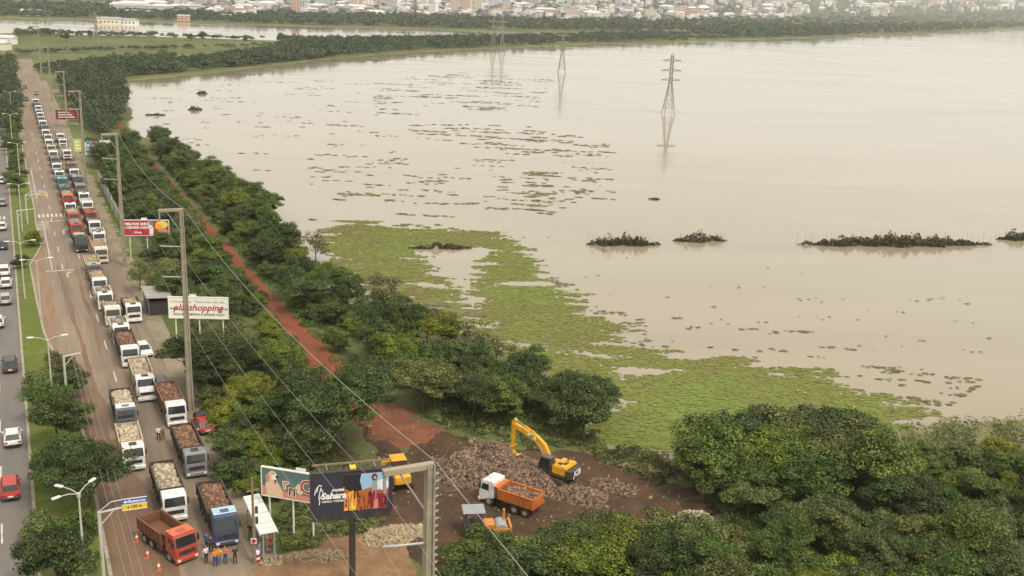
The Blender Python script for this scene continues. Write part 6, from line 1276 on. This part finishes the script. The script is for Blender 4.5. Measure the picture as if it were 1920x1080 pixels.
for zi, (poly, den, ns, thr, rr, dry) in enumerate(ZONES):
    xs = [p[0] for p in poly]; ys = [p[1] for p in poly]; n_try = int((max(xs) - min(xs)) * (max(ys) - min(ys)) * den * 2.2)
    X = rw.uniform(min(xs), max(xs), n_try); Y = rw.uniform(min(ys), max(ys), n_try)
    for x, y in zip(X, Y):
        if NZ(x * 0.42, y * 1.6, ns * 0.8, zi * 3.0) < thr or not inside((x, y), poly): continue
        clumps['b' if rw.uniform() < dry else 'a'].append((x, y, WATER + rw.uniform(0.03, 0.12), rw.uniform(*rr), rw.uniform(0.1, 0.8)))
for key, m in (('a', HYA), ('b', HYB)):
    A_ = np.array(clumps[key]); n = len(A_); ang = np.arange(6) * math.pi / 3
    th = ang[None, :] + rw.uniform(0, 6.28, (n, 1)); rad = A_[:, 3:4] * rw.uniform(0.5, 1.3, (n, 6))
    rim = np.stack([A_[:, 0:1] + np.cos(th) * rad * 1.7, A_[:, 1:2] + np.sin(th) * rad, A_[:, 2:3] + rw.uniform(-0.02, 0.05, (n, 6))], 2)
    cen = A_[:, None, :3] + np.array([0, 0, 0.04]) + np.stack([np.zeros((n, 1)), np.zeros((n, 1)), rw.uniform(-0.02, 0.05, (n, 1))], 2)
    V = np.concatenate([cen, rim], 1).reshape(-1, 3); base = np.arange(n)[:, None] * 7
    F = np.stack([np.concatenate([base, base + 1 + i, base + 1 + (i + 1) % 6], 1) for i in range(6)], 1).reshape(-1, 3)
    T = np.clip(np.repeat(A_[:, 4], 7) + rw.normal(0, 0.06, n * 7), 0, 1)
    tag(link('floating_plants' if key == 'a' else 'dry_floating_plants', npmesh('floating_plants', V, F, False, T), None, m), kind='stuff')
    print('rafts', key, n)
# pale litter caught in the mat
lw = np.random.default_rng(21); idx = lw.integers(0, len(clumps['a']), 70); SV, SF = stone_mesh(70, lw, lw.uniform(0.08, 0.22, 70))
for i, q in enumerate(idx): SV[i] = SV[i] * np.array([1, 1, 0.4]) + np.array([clumps['a'][q][0], clumps['a'][q][1], WATER + 0.12])
tag(link('floating_litter', npmesh('floating_litter', SV.reshape(-1, 3), SF), None, white_p), kind='stuff')
# islands of drowned brush
def island(u0, u1, v, h, depth, label, seed, tone='brownish'):
    a, b = at(u0, v, WATER), at(u1, v, WATER); w = (b - a).length; c = (a + b) / 2; rng = np.random.default_rng(seed); n = int(w * depth * 62)
    x = rng.uniform(-1, 1, n); y = rng.uniform(-1, 1, n); keep = np.array([abs(p) < (1 - abs(q) ** 1.6) * (0.75 + 0.7 * NZ(q * w * .5, p * depth * .3, 3.0, seed + 9)) for q, p in zip(x, y)]); x, y = x[keep], y[keep]; n = len(x)
    hh = np.array([h * (0.45 + 0.9 * max(-.4, NZ(q * w * .5, p * depth, 2.2, seed))) * (1 - 0.8 * abs(q) ** 2) for q, p in zip(x, y)])
    C = np.stack([x * w / 2, y * depth / 2, rng.uniform(0.0, 1.0, n) ** 0.6 * np.maximum(hh, 0.25)], 1); N_ = np.stack([rng.normal(0, 1, n), rng.normal(0, 1, n), rng.uniform(0, 0.8, n)], 1)
    V, F = leaves(C, N_, 0.3, rng, 0.3); T = np.clip(rng.normal(0.4, 0.25, n), 0, 1)
    e = empty('brush_island', (c.x, c.y, WATER - 0.02), math.atan2((b - a).y, (b - a).x)); tag(e, label, 'brush island', 'islands of drowned brush')
    link('brush', npmesh('brush', V, F, False, np.repeat(T, 4)), e, LEAF[tone])
    b_ = MB()
    for k in range(int(w * 1.2)):
        q = Vector((rng.uniform(-.48, .48) * w, rng.uniform(-.4, .4) * depth, 0)); b_.tube(q - Vector((0, 0, .3)), q + Vector((rng.uniform(-.4, .4), rng.uniform(-.4, .4), h * rng.uniform(0.6, 1.2))), 0.03, 0.012, n=4)
    b_.build('twigs', bark, e)['kind'] = 'stuff'
island(1098, 1240, 459, 2.4, 5.0, 'dark brush island nearest the green mat, longer of the middle pair', 61, 'brownish'); island(1260, 1362, 452, 2.0, 3.5, 'dark brush island beside the first, shorter of the middle pair', 62, 'brownish')
island(1492, 1862, 459, 2.6, 6.0, 'long dark brush island toward the open side of the lake', 63, 'brownish'); island(1866, 1990, 449, 2.5, 5, 'brush island cut by the frame, past the long one', 64, 'brownish')
island(765, 890, 466, 1.2, 2.5, 'thin brush island at the head of the open pool in the mat', 65, 'brownish')
island(352, 380, 206, 2.0, 5, 'tiny brush tuft in the upper lake, nearer of two', 66); island(368, 390, 176, 1.6, 5, 'tiny brush tuft in the upper lake, farther of two', 67); island(272, 312, 216, 1.0, 3, 'low brush tuft near the wooded point', 68); island(1215, 1237, 374, 0.6, 2, 'small dark tuft alone in mid lake', 69)

# things that look alike are told apart by their order from the camera or from the avenue
NTH = ['nearest', 'second nearest', 'third nearest', 'fourth nearest', 'fifth nearest', 'sixth nearest', 'seventh nearest', 'eighth nearest', 'ninth nearest', 'tenth nearest', 'eleventh nearest', 'twelfth nearest', 'thirteenth nearest', 'fourteenth nearest']
same = {}
for o in COL.objects:
    if o.parent is None and 'label' in o and o.name.split('.')[0] in ('broadleaf_tree', 'bush', 'shrub', 'town_house'): same.setdefault(o['label'], []).append(o)
for lb, os_ in same.items():
    if len(os_) < 2: continue
    town = os_[0].name.startswith('town'); os_.sort(key=lambda o: o.location.x / o.location.y if town else o.location.length)
    for i, o in enumerate(os_):
        if i < len(NTH): o['label'] = lb + ', ' + NTH[i] + (' the avenue' if town else '')
# ------------------------------------------------------------------ the air
hz_m = bpy.data.materials.new('haze_air'); hz_m.use_nodes = True; hn = hz_m.node_tree.nodes; hl = hz_m.node_tree.links
hn.remove(hn['Principled BSDF']); pv = hn.new('ShaderNodeVolumePrincipled'); pv.inputs['Color'].default_value = (0.93, 0.95, 0.97, 1); pv.inputs['Density'].default_value = 0.00009; pv.inputs['Anisotropy'].default_value = 0.2
hl.new(pv.outputs[0], hn['Material Output'].inputs['Volume'])
mb = MB(); mb.box((0, 3350, 103.5), (14600, 8400, 213)); tag(mb.build('haze', hz_m), kind='stuff')
